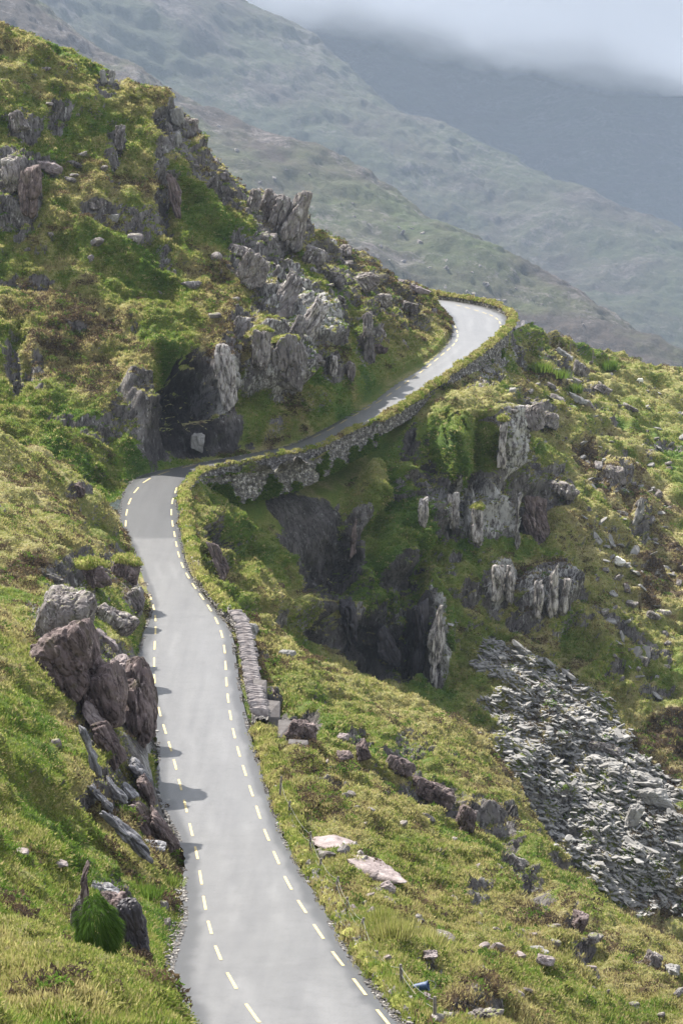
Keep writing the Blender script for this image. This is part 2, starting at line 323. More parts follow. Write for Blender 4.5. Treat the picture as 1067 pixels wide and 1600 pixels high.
# ------------------------------------------------------------------ terrain sheets
def ctrl(rows): return np.array([[at(x, y, rd(y) if D is None else D) for x, y, D in r] for r in rows])
def blobs(px, py, L, wob):
    o = np.zeros(len(px))
    for (cx, cy, rx, ry, an, wt) in L:
        c, s = math.cos(R(an)), math.sin(R(an)); dx = px - cx; dy = py - cy
        q = np.sqrt(((c * dx + s * dy) / rx) ** 2 + ((-s * dx + c * dy) / ry) ** 2) + wob * .35
        o = np.maximum(o, wt * ss(1.25, .8, q))
    return o
SH = {}
def sheet(name, rows, nv, nu, rock=(), lush=(), heath=(), straw=(), wet=(), lichen=(), amp=(1., .5, .2), tone0=.42, rockbias=-.25, blk=1.2, tonevar=.35, roadfade=True, rbase=.35, ribs=0., bare=(), relief=(), sl=(.62, .42), vs=.3, label=None):
    C3 = ctrl(rows); Pg = np.einsum('ij,jkl,mk->iml', cr(C3.shape[0], nv), C3, cr(C3.shape[1], nu))
    N = gnorm(Pg); N *= np.sign((N @ np.array([0, -.3, 1.])).sum())
    P = Pg.reshape(-1, 3); Nn = N.reshape(-1, 3)
    px, py, dep = proj(P); wb = fbm(P / 5, 4, 31)
    br = blobs(px, py, rock, wb)
    nf = fbm(P / 9, 4, 41)
    mr = np.clip(br + ss(.15, .5, nf + rockbias), 0, 1)
    if roadfade: rdist, rzz = roaddist(P); fade = ss(.6, 3.5, rdist)
    else: rdist = np.full(len(P), 99.); fade = 1.
    h = amp[0] * fbm(P / 13, 4, 51) + amp[1] * fbm(P / 3.6, 4, 61)
    hum = 1 - np.abs(fbm(P / 1.5, 3, 71)); h = h + amp[2] * (hum - .6) + amp[2] * .45 * fbm(P / .55, 2, 73)
    Q = P.copy(); Q[:, 0] += .35 * P[:, 2] + .6 * fbm(P / 4, 3, 81); Q[:, 1] += .6 * fbm(P / 4, 3, 82)      # leaning joints
    f1, f2, cid = worley(Q * np.array([1 / 2.6, 1 / 2.6, vs / 2.6]), 5)
    g1, g2, gid = worley(Q * np.array([1 / .9, 1 / .9, vs / .9]), 9)
    for L_ in relief: h = h + L_[5] * blobs(px, py, [L_[:5] + (1,)], wb * .7)
    if ribs: h = h + ribs * ss(.75, .45, Nn[:, 2]) * (1 - 2.2 * np.abs(fbm(P * np.array([1 / 5.5, 1 / 5.5, 1 / 30]), 3, 888)))
    rb = blk * ((cid - .5) * 1.5 - .45 * np.exp(-(f2 - f1) * 9)) + blk * ((gid - .5) * .5 - .22 * np.exp(-(g2 - g1) * 8)) - .45 * blk
    h = h + mr * rb
    P = P + Nn * (h * fade)[:, None]
    if roadfade:
        low = np.minimum(P[:, 2], rzz - .16); k = ss(-.1, .3, rdist)
        near = np.abs(P[:, 2] - rzz) < 14
        P[:, 2] = np.where(near, low * (1 - k) + P[:, 2] * k, P[:, 2])
    Pg = P.reshape(nv, nu, 3); N = gnorm(Pg); N *= np.sign((N @ np.array([0, -.3, 1.])).sum()); nz = N[..., 2].ravel()
    nzs = nz
    rk = mr * (rbase + (1 - rbase) * ss(sl[0] + .12, sl[0] - .12, nzs)) + .55 * ss(sl[1], sl[1] - .25, nzs) + .2 * mr
    lb = blobs(px, py, lush, wb); rk = rk * np.where(rdist < .4, 0, 1) * (1 - .85 * lb); bb = blobs(px, py, bare, wb); rk = np.maximum(rk, .95 * bb * ss(.93, .80, nz))
    tone = tone0 + tonevar * fbm(P / 14, 4, 91) + .20 * fbm(P / 2.6, 3, 93) + .10 * (nz - .6)
    tone = tone * (1 - .6 * lb) + .13 * lb + .45 * blobs(px, py, heath, wb)
    s_ = blobs(px, py, straw, wb); tone = tone * (1 - s_) + (.62 + .1 * fbm(P / 5, 3, 95)) * s_
    tone = np.clip(tone, .02, .98)
    at_ = {'rock': np.clip(rk, 0, 1), 'tone': tone, 'wet': blobs(px, py, wet, wb), 'lichen': blobs(px, py, lichen, wb)}
    o = mesh_np(name, P, grid_faces(nv, nu), M['terrain'], None, at_); tag(o, kind='structure')
    SH[name] = dict(P=P, N=N.reshape(-1, 3), rd=rdist, nv=nv, nu=nu, **at_)
    return o
def Dd(r, dy, dD): return [(x, y + dy, D + dD if D else D) for x, y, D in r]
S5 = [(-120, 30, 400), (0, 55, 402), (120, 95, 405), (245, 160, 410), (335, 245, 414), (430, 330, 420), (530, 385, 438), (600, 423, 455), (645, 447, 470), (665, 456, 485), (650, 454, 503)]
sheet('hillside', [
    [(-120, 830, 305), (60, 810, 308), (200, 775, 318), (290, 733, None), (400, 713, None), (492, 684, None), (566, 642, None), (648, 584, None), (708, 533, None), (705, 500, None), (665, 478, None)],
    [(-120, 780, 315), (60, 770, 315), (183, 762, 325), (283, 722, 342), (395, 702, 353), (488, 673, 365), (556, 634, 376), (640, 574, 404), (701, 526, 434), (699, 496, 457), (662, 474, 487)],
    [(-120, 700, 325), (50, 690, 325), (165, 680, 332), (285, 645, 345), (390, 640, 354), (480, 610, 369), (560, 580, 383), (630, 543, 411), (688, 508, 440), (690, 488, 462), (660, 467, 490)],
    [(-120, 560, 345), (40, 560, 345), (150, 560, 348), (275, 535, 353), (370, 530, 362), (470, 510, 378), (560, 500, 395), (620, 495, 418), (665, 484, 447), (678, 474, 470), (658, 462, 494)],
    [(-120, 430, 365), (30, 420, 365), (150, 430, 366), (270, 430, 375), (360, 430, 384), (450, 420, 392), (550, 440, 410), (610, 455, 432), (655, 463, 455), (672, 465, 475), (656, 458, 497)],
    [(-120, 250, 380), (20, 250, 382), (140, 270, 385), (260, 290, 392), (350, 330, 398), (430, 370, 405), (530, 405, 425), (600, 434, 445), (645, 454, 463), (665, 460, 480), (654, 456, 500)],
    S5, Dd(S5, 25, 22), Dd(S5, 120, 50)], 460, 520,
    rock=[(28, 300, 38, 60, 0, 1), (40, 200, 25, 22, 0, .8), (95, 175, 15, 30, 0, .9), (185, 225, 16, 35, 10, .9), (175, 130, 22, 18, 0, .9), (75, 262, 40, 12, 15, .9), (275, 195, 35, 25, 20, 1),
          (265, 300, 16, 70, -10, .9), (150, 330, 25, 14, 0, .8), (220, 345, 60, 25, 10, .7), (430, 335, 60, 40, 20, 1), (415, 400, 60, 45, 20, 1), (450, 460, 60, 50, 10, 1), (500, 500, 40, 50, 20, 1),
          (432, 562, 46, 60, 0, 1), (352, 590, 20, 75, -5, 1), (310, 640, 88, 85, 0, 1), (235, 660, 30, 60, 0, .7), (380, 510, 22, 40, 20, 1), (575, 525, 16, 45, 0, 1), (520, 575, 20, 22, 0, 1), (560, 430, 80, 30, 30, .9),
          (610, 480, 35, 16, 30, .8), (640, 500, 30, 16, 20, .7), (655, 470, 30, 10, 20, .8), (20, 570, 14, 50, -10, .8), (60, 590, 12, 35, 0, .6), (210, 480, 14, 30, 0, .5), (325, 250, 30, 20, 20, .9), (350, 280, 30, 20, 30, .8), (510, 555, 20, 30, 0, .6)],
    lush=[(200, 420, 100, 60, 25, 1), (330, 340, 30, 60, -30, .9), (265, 500, 45, 40, 20, .6), (390, 640, 40, 60, 10, 1), (250, 530, 30, 60, 0, 1), (640, 545, 60, 22, -28, .5), (470, 590, 60, 30, 0, .4)],
    heath=[(140, 560, 130, 60, 30, .7), (80, 470, 70, 30, 20, .5), (380, 470, 60, 25, 20, .7), (180, 290, 120, 60, 30, .35), (220, 620, 60, 60, 0, .4), (470, 620, 40, 20, 0, .6), (330, 420, 40, 40, 0, .4)],
    straw=[(120, 120, 200, 22, 22, .6), (650, 530, 55, 16, -30, .5), (640, 480, 50, 16, 25, .4), (140, 700, 60, 20, 30, .5), (560, 405, 100, 16, 28, .6)],
    wet=[(295, 625, 52, 100, -10, 1), (250, 560, 25, 60, -20, .8), (250, 670, 30, 50, 0, .7), (360, 690, 40, 30, 0, .7)], lichen=[(350, 600, 18, 45, 0, 1), (430, 560, 50, 60, 0, .5), (490, 490, 40, 40, 0, .8), (450, 450, 40, 40, 0, .6), (310, 690, 15, 15, 0, .6)],
    bare=[(432, 560, 44, 60, 0, 1), (352, 590, 16, 66, -5, 1), (315, 665, 66, 60, 0, .9), (490, 495, 34, 46, 20, .9), (412, 400, 40, 40, 20, .8), (575, 522, 14, 46, 0, .9), (28, 300, 34, 50, 0, .9), (448, 455, 44, 44, 15, .8), (430, 340, 44, 34, 20, .9), (240, 670, 24, 50, 0, .8), (275, 215, 24, 36, 10, .8), (520, 575, 18, 24, 0, .8)],
    relief=[(300, 640, 55, 95, -12, -4.5), (225, 640, 24, 60, -25, 3), (352, 585, 20, 75, -5, 2.5), (432, 560, 46, 55, 0, 3), (575, 520, 14, 45, 0, 2), (430, 345, 50, 40, 20, 2), (20, 300, 40, 60, 0, 2.5),
            (390, 660, 24, 50, 0, -2), (210, 440, 80, 30, 25, -1.5), (270, 330, 14, 60, -10, -2), (310, 340, 24, 60, -30, -2), (500, 500, 40, 35, 20, 1.5), (30, 560, 20, 50, 0, -2)],
    amp=(1.1, 1.2, .42), tone0=.52, rockbias=-.2, blk=1.4, tonevar=.42, rbase=.2)
sheet('gully_side', [
    [(297, 752, None), (335, 741, None), (415, 728, None), (478, 718, None), (540, 690, None), (625, 645, None), (702, 594, None), (790, 525, 438), (838, 512, 470), (960, 560, 503), (1160, 590, 530)],
    [(290, 768, None), (350, 757, 341), (428, 760, 350), (500, 732, 361), (566, 714, 368), (636, 650, 379), (715, 605, 394), (804, 565, 438), (850, 548, 462), (962, 572, 495), (1160, 612, 518)],
    [(283, 800, None), (350, 785, 335), (432, 790, 347), (510, 780, 355), (600, 745, 364), (675, 655, 375), (768, 636, 378), (808, 622, 415), (868, 602, 442), (968, 620, 470), (1160, 655, 495)],
    [(286, 850, None), (360, 835, 328), (440, 832, 345), (520, 830, 352), (600, 800, 360), (672, 740, 371), (770, 740, 375), (815, 720, 392), (890, 690, 420), (985, 700, 440), (1160, 730, 455)],
    [(302, 900, None), (370, 890, 320), (450, 895, 341), (530, 895, 349), (610, 880, 355), (690, 840, 366), (770, 830, 369), (845, 820, 380), (915, 800, 398), (1005, 800, 412), (1160, 820, 425)],
    [(345, 962, 248), (402, 950, 312), (470, 955, 336), (550, 965, 345), (625, 965, 350), (700, 930, 355), (785, 930, 360), (882, 920, 368), (935, 900, 380), (1015, 900, 393), (1160, 910, 405)],
    [(370, 1000, 246), (425, 1005, 300), (490, 1020, 330), (570, 1045, 340), (645, 1055, 344), (720, 1055, 345), (790, 1020, 350), (885, 1010, 356), (955, 1000, 364), (1035, 1010, 372), (1160, 1020, 385)],
    [(410, 1040, 246), (455, 1065, 285), (520, 1090, 305), (600, 1115, 318), (670, 1130, 325), (745, 1125, 332), (815, 1110, 338), (905, 1110, 342), (975, 1110, 348), (1045, 1110, 352), (1160, 1130, 362)],
    [(460, 1100, 246), (505, 1125, 278), (565, 1165, 294), (640, 1190, 300), (710, 1215, 305), (785, 1220, 312), (855, 1220, 325), (935, 1220, 330), (1005, 1220, 332), (1065, 1220, 335), (1180, 1230, 345)],
    [(520, 1180, 246), (570, 1210, 272), (630, 1260, 284), (700, 1300, 290), (770, 1320, 298), (840, 1330, 305), (905, 1340, 312), (975, 1345, 316), (1035, 1345, 318), (1085, 1350, 320), (1190, 1360, 330)],
    [(600, 1290, 246), (640, 1330, 265), (700, 1390, 278), (780, 1430, 284), (860, 1470, 290), (920, 1490, 297), (980, 1500, 300), (1040, 1510, 302), (1080, 1515, 304), (1130, 1520, 306), (1220, 1540, 315)]],
    520, 520,
    rock=[(490, 860, 62, 120, -20, 1), (545, 840, 20, 50, 0, .6), (620, 910, 50, 55, 10, .6), (670, 1000, 26, 75, -8, 1), (590, 1010, 60, 45, 30, 1), (345, 860, 22, 45, -25, .8), (425, 745, 25, 16, 0, .6),
          (615, 700, 20, 45, 0, .6), (720, 790, 110, 60, 12, .9), (785, 680, 16, 50, 0, .9), (745, 660, 60, 14, 5, .6), (840, 800, 26, 45, -15, .9), (775, 915, 26, 36, 0, 1), (850, 930, 50, 55, 0, .9), (735, 930, 20, 20, 0, .7),
          (760, 585, 40, 22, -35, .8), (830, 645, 36, 20, 0, 1), (860, 760, 40, 30, 10, .7), (955, 745, 24, 30, 0, .7), (1000, 810, 20, 40, 0, .7), (890, 580, 60, 8, 35, .7), (930, 640, 60, 8, 35, .6), (1040, 700, 30, 12, 0, .6),
          (960, 1060, 20, 20, 0, .6), (1030, 1080, 30, 12, 0, .7), (500, 1000, 30, 20, 0, .6)],
    lush=[(600, 720, 26, 40, 0, .9), (560, 800, 24, 80, 10, .8), (695, 690, 24, 60, 0, 1), (750, 680, 30, 40, 0, .9), (700, 1060, 36, 60, 0, .9), (640, 930, 26, 60, 0, .5), (560, 740, 26, 20, 0, .8), (620, 850, 45, 80, 20, 1), (370, 790, 40, 50, 0, .9), (705, 720, 30, 60, 0, 1), (740, 690, 50, 50, 0, .8), (590, 930, 50, 40, 0, .8), (420, 900, 60, 60, 0, .5), (700, 1070, 40, 60, 0, .6), (790, 850, 60, 20, 0, .8), (820, 790, 30, 80, -20, .4)],
    heath=[(830, 900, 60, 40, 0, .7), (950, 720, 60, 60, 20, .5), (1040, 900, 50, 70, 0, .5), (1000, 780, 60, 50, 20, .6), (1040, 1170, 60, 50, 0, .9), (440, 950, 60, 40, 20, .3), (840, 590, 40, 30, 0, .45), (1020, 1290, 50, 40, 0, .9), (560, 800, 30, 60, 0, .3), (1040, 1400, 60, 30, 0, .6)],
    straw=[(740, 622, 60, 20, 5, .7), (960, 600, 130, 22, 18, .8), (930, 920, 60, 100, -15, .8), (870, 700, 30, 60, -20, .5), (900, 830, 40, 40, 0, .8), (760, 1080, 60, 50, 20, .6), (1020, 650, 80, 30, 20, .5), (1020, 1000, 40, 40, 0, .6), (700, 880, 40, 20, 20, .4), (580, 760, 20, 40, 0, .3)],
    wet=[(486, 860, 55, 120, -20, .55), (590, 1010, 60, 50, 30, .6), (660, 1000, 26, 80, 0, .5), (350, 860, 20, 40, -20, .7), (640, 700, 40, 60, 0, .5), (620, 910, 60, 50, 0, .5), (860, 940, 40, 40, 0, .3), (840, 800, 20, 40, 0, .5), (700, 770, 40, 60, 0, .5)],
    lichen=[(690, 1000, 12, 70, -8, 1), (735, 800, 80, 40, 10, 1), (780, 910, 25, 35, 0, 1), (850, 930, 45, 40, 0, .7), (785, 690, 12, 50, 0, .8), (790, 580, 40, 30, -30, .5), (620, 950, 20, 30, 0, .5), (430, 745, 20, 15, 0, 1)],
    bare=[(486, 850, 44, 120, -20, 1), (595, 1005, 40, 44, 30, .9), (548, 985, 20, 44, 0, .9), (672, 1000, 24, 80, -6, .9), (662, 800, 16, 46, 0, 1), (706, 800, 20, 50, 0, 1), (745, 815, 24, 52, 0, 1), (808, 790, 14, 56, 0, 1), (836, 800, 24, 44, -15, .9), (778, 912, 26, 44, 0, 1), (852, 935, 48, 52, 0, .9), (345, 870, 18, 42, -20, .9), (620, 905, 28, 26, 0, .8), (785, 690, 12, 50, 0, .9), (640, 690, 14, 46, 0, .7), (552, 840, 12, 44, 0, .8), (700, 900, 14, 20, 0, .6)],
    relief=[(488, 860, 44, 110, -22, -2.5), (345, 865, 20, 45, -20, -2), (560, 770, 26, 60, 10, 3), (625, 850, 34, 60, 20, 3.5), (680, 980, 26, 80, -8, 3.5), (590, 1015, 40, 40, 30, -2.5), (640, 740, 12, 70, 0, -3),
            (705, 710, 26, 60, 0, 3), (752, 720, 12, 60, 0, -3), (785, 690, 12, 50, 0, 2.5), (700, 800, 10, 40, 0, -3), (735, 810, 10, 35, 0, 2), (840, 800, 24, 40, -15, -3), (778, 912, 24, 34, 0, 2.5), (850, 925, 44, 50, 0, 3),
            (425, 930, 70, 40, 25, 2.5), (905, 1000, 30, 40, 0, -3), (500, 1000, 30, 20, 30, -3), (640, 1010, 10, 50, 0, -3), (960, 745, 24, 26, 0, 1.5), (1000, 810, 14, 40, 0, 1.5), (830, 645, 30, 18, 0, 1.5)],
    amp=(1.3, 1.4, .42), ribs=2.2, tone0=.49, rockbias=-.32, blk=1.7, tonevar=.30, vs=.22)
sheet('lower_slope', [
    [(330, 962, None), (336, 1015, None), (345, 1090, None), (358, 1160, None), (375, 1215, None), (400, 1295, None), (440, 1380, None), (500, 1480, None), (580, 1600, None), (680, 1720, None)],
    [(366, 966, 245), (372, 1020, 228), (381, 1090, 210), (394, 1160, 196), (413, 1215, 185), (440, 1295, 168), (484, 1380, 148), (544, 1480, 123.5), (634, 1600, 100), (730, 1720, 84)],
    [(382, 968, 246), (410, 1005, 233), (432, 1065, 220), (455, 1135, 206), (482, 1195, 193), (522, 1262, 179), (575, 1342, 163), (645, 1432, 148), (735, 1530, 133), (835, 1650, 118)],
    [(398, 974, 248), (440, 1003, 238), (495, 1050, 230), (545, 1110, 222), (595, 1170, 212), (655, 1240, 200), (715, 1310, 188), (795, 1390, 173), (885, 1490, 158), (985, 1620, 145)],
    [(412, 984, 253), (475, 1022, 247), (562, 1062, 243), (655, 1106, 240), (738, 1160, 234), (800, 1265, 222), (875, 1350, 208), (965, 1425, 193), (1072, 1500, 180), (1180, 1610, 165)],
    [(420, 1010, 260), (500, 1055, 258), (598, 1110, 258), (700, 1170, 258), (785, 1240, 253), (850, 1340, 240), (930, 1430, 225), (1030, 1500, 212), (1150, 1570, 198), (1270, 1680, 183)],
    [(440, 1080, 266), (520, 1130, 266), (610, 1190, 268), (710, 1260, 268), (800, 1330, 262), (870, 1430, 250), (950, 1520, 238), (1060, 1600, 225), (1190, 1670, 210), (1310, 1780, 195)]],
    430, 560,
    rock=[(430, 1100, 18, 42, -25, 1), (465, 1145, 28, 30, 30, 1), (560, 1170, 22, 18, 30, .8), (680, 1250, 70, 20, 25, 1), (770, 1290, 55, 20, 35, 1), (630, 1195, 40, 14, 25, .9), (810, 1350, 30, 20, 30, .9), (650, 1160, 30, 20, 30, .6),
          (840, 1375, 40, 18, 40, .8), (900, 1440, 24, 18, 30, .7), (750, 1385, 20, 12, 0, .6), (745, 1580, 60, 20, 0, .7), (1020, 1500, 40, 12, 30, .7), (805, 1455, 25, 16, 20, .6)],
    lush=[(470, 1180, 40, 30, 20, .4), (560, 1230, 50, 30, 20, .4), (640, 1310, 60, 30, 30, .3), (960, 1560, 60, 40, 0, .4)],
    heath=[(730, 1560, 50, 24, 0, 1), (680, 1240, 90, 10, 25, .3), (900, 1480, 100, 40, 30, .4), (1000, 1530, 60, 20, 20, .5), (860, 1400, 50, 30, 30, .4)],
    straw=[(560, 1060, 160, 40, 22, .8), (520, 1280, 60, 40, 30, .8), (680, 1450, 150, 50, 30, .8), (640, 1100, 60, 20, 25, .6)],
    wet=[(435, 1100, 20, 40, -25, .5), (680, 1250, 70, 16, 25, .3)], relief=[(660, 1246, 105, 13, 25, -1.7), (455, 1130, 24, 52, -38, -1.8), (790, 1312, 52, 12, 38, -1.3), (850, 1382, 42, 12, 40, -1.1), (905, 1446, 26, 12, 30, -1.)], amp=(1.2, .95, .38), tone0=.56, rockbias=-.36, blk=1.0, tonevar=.36, sl=(.80, .5))
sheet('near_bank', [
    [(250, 800, None), (262, 845, None), (262, 885, None), (275, 950, None), (262, 1015, None), (280, 1110, None), (288, 1200, None), (310, 1290, None), (335, 1360, None), (335, 1430, None), (320, 1530, None), (350, 1600, None), (420, 1700, None), (520, 1850, None)],
    [(186, 800, None), (196, 845, 277), (213, 885, 266), (233, 950, 246), (222, 1010, 229), (238, 1110, 208), (246, 1200, 188), (268, 1290, 169), (286, 1360, 153), (284, 1430, 136), (262, 1530, 112), (270, 1590, 98), (330, 1680, 87), (425, 1800, 76)],
    [(150, 780, 300), (168, 808, 274), (180, 862, 262), (205, 915, 242), (192, 975, 225), (205, 1060, 203), (222, 1150, 183), (238, 1250, 165), (250, 1340, 149.5), (245, 1415, 133), (240, 1500, 111), (262, 1562, 92), (318, 1640, 82), (410, 1760, 70)],
    [(110, 755, 300), (130, 764, 273), (140, 815, 260), (160, 885, 238), (150, 940, 222), (160, 1010, 200), (180, 1100, 178), (200, 1205, 160), (205, 1300, 146), (190, 1390, 129), (190, 1480, 107), (215, 1532, 88), (250, 1600, 76), (300, 1720, 65)],
    [(50, 730, 300), (65, 705, 271), (80, 775, 255), (100, 852, 234), (90, 905, 217), (110, 970, 196), (130, 1050, 172), (150, 1160, 154), (145, 1270, 138), (120, 1370, 120), (120, 1462, 99), (120, 1510, 84), (150, 1580, 72), (180, 1690, 61)],
    [(-40, 700, 300), (-20, 660, 270), (-20, 740, 250), (-10, 825, 228), (-10, 885, 212), (-10, 950, 190), (-10, 1000, 163), (-10, 1110, 140), (-10, 1230, 122), (-20, 1340, 105), (-20, 1440, 90), (-20, 1495, 78), (-20, 1570, 67), (-20, 1670, 56)],
    [(-140, 660, 300), (-140, 620, 270), (-140, 700, 250), (-140, 790, 225), (-140, 860, 208), (-140, 920, 185), (-140, 960, 158), (-140, 1070, 132), (-140, 1190, 112), (-140, 1310, 95), (-140, 1420, 82), (-140, 1480, 72), (-140, 1560, 62), (-140, 1650, 52)]],
    340, 760,
    rock=[(180, 885, 45, 26, 10, .9), (210, 930, 18, 40, -10, .9), (110, 900, 40, 14, 0, .6), (100, 960, 50, 50, 0, .8), (150, 1040, 60, 50, 30, 1), (215, 1110, 35, 90, -5, 1), (150, 1130, 20, 50, -20, .8), (190, 1230, 45, 50, -30, 1), (245, 1290, 35, 40, -30, 1),
          (180, 1430, 50, 60, 0, .8), (125, 765, 16, 12, 0, .5), (130, 880, 30, 20, 0, .6)],
    lush=[(60, 1130, 60, 70, 0, .7), (200, 970, 25, 30, 0, .6), (150, 1330, 60, 40, 20, .45), (240, 1380, 40, 30, 0, .4), (60, 1300, 80, 60, 0, .3), (190, 1560, 100, 30, 20, .5)],
    heath=[(40, 1450, 60, 40, 0, .35), (120, 1110, 40, 20, 20, .5), (60, 810, 80, 16, 0, .4), (190, 790, 30, 50, -30, .7), (60, 890, 60, 10, 5, .7)],
    straw=[(60, 760, 120, 50, 20, .7), (80, 850, 130, 26, 10, .85), (60, 1020, 120, 28, 30, .6), (100, 1530, 160, 40, 15, .4), (180, 1010, 14, 40, -20, .8)],
    bare=[(110, 1010, 60, 60, 20, .8), (165, 1090, 46, 60, 20, .9), (215, 1110, 30, 80, 0, .9), (150, 900, 60, 18, 5, .8), (200, 1235, 46, 50, -35, .8), (252, 1295, 22, 44, -30, .9), (165, 1440, 50, 46, 0, .8)],
    wet=[], lichen=[(240, 1170, 14, 40, 0, .8), (100, 930, 40, 20, 0, .5)], amp=(1.2, .8, .30), tone0=.45, rockbias=-.42, blk=.9, tonevar=.40, sl=(.78, .45))
# far slopes
FS = 3.0
def far(name, rows, nv, nu, mat, a, s):
    a *= FS; s *= FS; C3 = ctrl([[(x, y, D * FS) for x, y, D in r] for r in rows]); Pg = np.einsum('ij,jkl,mk->iml', cr(C3.shape[0], nv), C3, cr(C3.shape[1], nu)); N = gnorm(Pg); N *= np.where(N[..., 2:] < 0, -1, 1)
    P = Pg.reshape(-1, 3); h = a * fbm(P / s, 7, 7, .52) - a * .5 * np.abs(fbm(P / (s * .4), 5, 17, .6))
    P = P + N.reshape(-1, 3) * h[:, None]; o = mesh_np(name, P, grid_faces(nv, nu), M[mat]); tag(o, kind='structure'); return o
A0 = [(-150, -90, 1120), (45, -5, 1100), (200, 88, 1080), (330, 165, 1050), (530, 258, 1010), (660, 335, 980), (760, 398, 950), (880, 455, 930), (1000, 520, 900), (1180, 610, 880)]
far('near_ridge', [Dd(A0, 190, 220), Dd(A0, 35, 60), A0, [(x, y + 110, D - 90) for x, y, D in A0], [(x, y + 260, D - 200) for x, y, D in A0], [(x, y + 420, D - 300) for x, y, D in A0], [(x, 1150, D - 420) for x, y, D in A0]], 360, 420, 'far slope', 7, 60)
B0 = [(0, -260, 1900), (200, -120, 1880), (400, 5, 1850), (530, 100, 1800), (630, 166, 1760), (726, 231, 1720), (812, 272, 1690), (958, 317, 1640), (1067, 362, 1600), (1250, 440, 1560)]
far('middle_ridge', [Dd(B0, 90, 150), Dd(B0, 25, 60), B0, [(x, y + 100, D - 120) for x, y, D in B0], [(x - 20, y + 240, D - 260) for x, y, D in B0], [(x - 40, y + 420, D - 420) for x, y, D in B0]], 300, 380, 'farther slope', 12, 110)
C0 = [(-100, -120, 3300), (200, -80, 3200), (450, -10, 3100), (640, 50, 3000), (800, 88, 2950), (900, 100, 2900), (950, 105, 2880), (1010, 114, 2860), (1067, 133, 2840), (1250, 190, 2800)]
far('distant_mountain', [Dd(C0, 120, 400), Dd(C0, 12, 90), C0, [(x, y + 80, D - 130) for x, y, D in C0], [(x, y + 240, D - 380) for x, y, D in C0], [(x, y + 480, D - 600) for x, y, D in C0]], 260, 360, 'cloudy mountain', 13, 150)
gx, gy = np.meshgrid(np.linspace(-420, 520, 190), np.linspace(10, 560, 110)); Pq = np.stack([gx, gy, np.full_like(gx, -16.)], -1).reshape(-1, 3)
Pq[:, 2] += 5 * fbm(Pq / 60, 4, 15) + .8 * fbm(Pq / 7, 4, 16)
o = mesh_np('ground', Pq, grid_faces(110, 190), M['terrain'], None, {'rock': np.clip(fbm(Pq / 12, 3, 17), 0, 1), 'tone': np.clip(.5 + .3 * fbm(Pq / 20, 4, 18), 0, 1), 'wet': np.zeros(len(Pq)), 'lichen': np.zeros(len(Pq))}); tag(o, kind='structure')
# ------------------------------------------------------------------ air and cloud
def box(name, lo, hi, mat):
    v = [(x, y, z) for x in (lo[0], hi[0]) for y in (lo[1], hi[1]) for z in (lo[2], hi[2])]
    return mesh_np(name, v, [(0, 1, 3, 2), (4, 6, 7, 5), (0, 4, 5, 1), (2, 3, 7, 6), (0, 2, 6, 4), (1, 5, 7, 3)], mat, smooth=False)
m = bpy.data.materials.new('air'); m.use_nodes = True; n = m.node_tree; n.nodes.clear()
ou = nd(n, 'ShaderNodeOutputMaterial'); pv = nd(n, 'ShaderNodeVolumePrincipled'); pv.inputs['Density'].default_value = .000036; pv.inputs['Color'].default_value = (.66, .80, 1, 1); pv.inputs['Anisotropy'].default_value = 0.
n.links.new(pv.outputs[0], ou.inputs['Volume']); M['air'] = m
allz = []; ext = []
for o in col.objects:
    if o.type == 'MESH' and o.name != 'distant_mountain':
        a = np.empty(len(o.data.vertices) * 3, np.float32); o.data.vertices.foreach_get('co', a); a = a.reshape(-1, 3); ext.append((a.min(0), a.max(0)))
lo = np.min([e[0] for e in ext], 0); hi = np.max([e[1] for e in ext], 0)
print('extent', lo, hi)
HAZE = (lo - (60, 60, 1.5), hi + (60, 6, 4)); HAZE[0][1] = -40
#HZ
hz = box('haze', HAZE[0], HAZE[1], M['air']); tag(hz, kind='stuff', label='thin pale blue air between the viewer and the far slopes', cat='haze')
#CLOUD
m = bpy.data.materials.new('cloud vapour'); m.use_nodes = True; n = m.node_tree; n.nodes.clear()
ou = nd(n, 'ShaderNodeOutputMaterial'); pv = nd(n, 'ShaderNodeVolumePrincipled'); pv.inputs['Color'].default_value = (.97, .98, 1, 1)
v = coords(n); sp = nd(n, 'ShaderNodeSeparateXYZ'); n.links.new(v, sp.inputs[0])
base = mth(n, 'SUBTRACT', sp.outputs[2], mth(n, 'ADD', 415., mth(n, 'MULTIPLY', sp.outputs[0], -.22)))
nn = mth(n, 'MULTIPLY', mth(n, 'SUBTRACT', noise(n, v, .0024, 5, .6),  .5), 360.)
dd = mth(n, 'MULTIPLY', mth(n, 'ADD', base, nn), .00005, True); dd = mth(n, 'MINIMUM', dd, .0040)
n.links.new(dd, pv.inputs['Density']); n.links.new(pv.outputs[0], ou.inputs['Volume']); M['cloud'] = m
cl = box('cloud', (-3300, 6900, 200), (4600, 10900, 1450), M['cloud']); tag(cl, 'low white cloud hanging over the crest of the far mountain', 'cloud', kind='stuff')
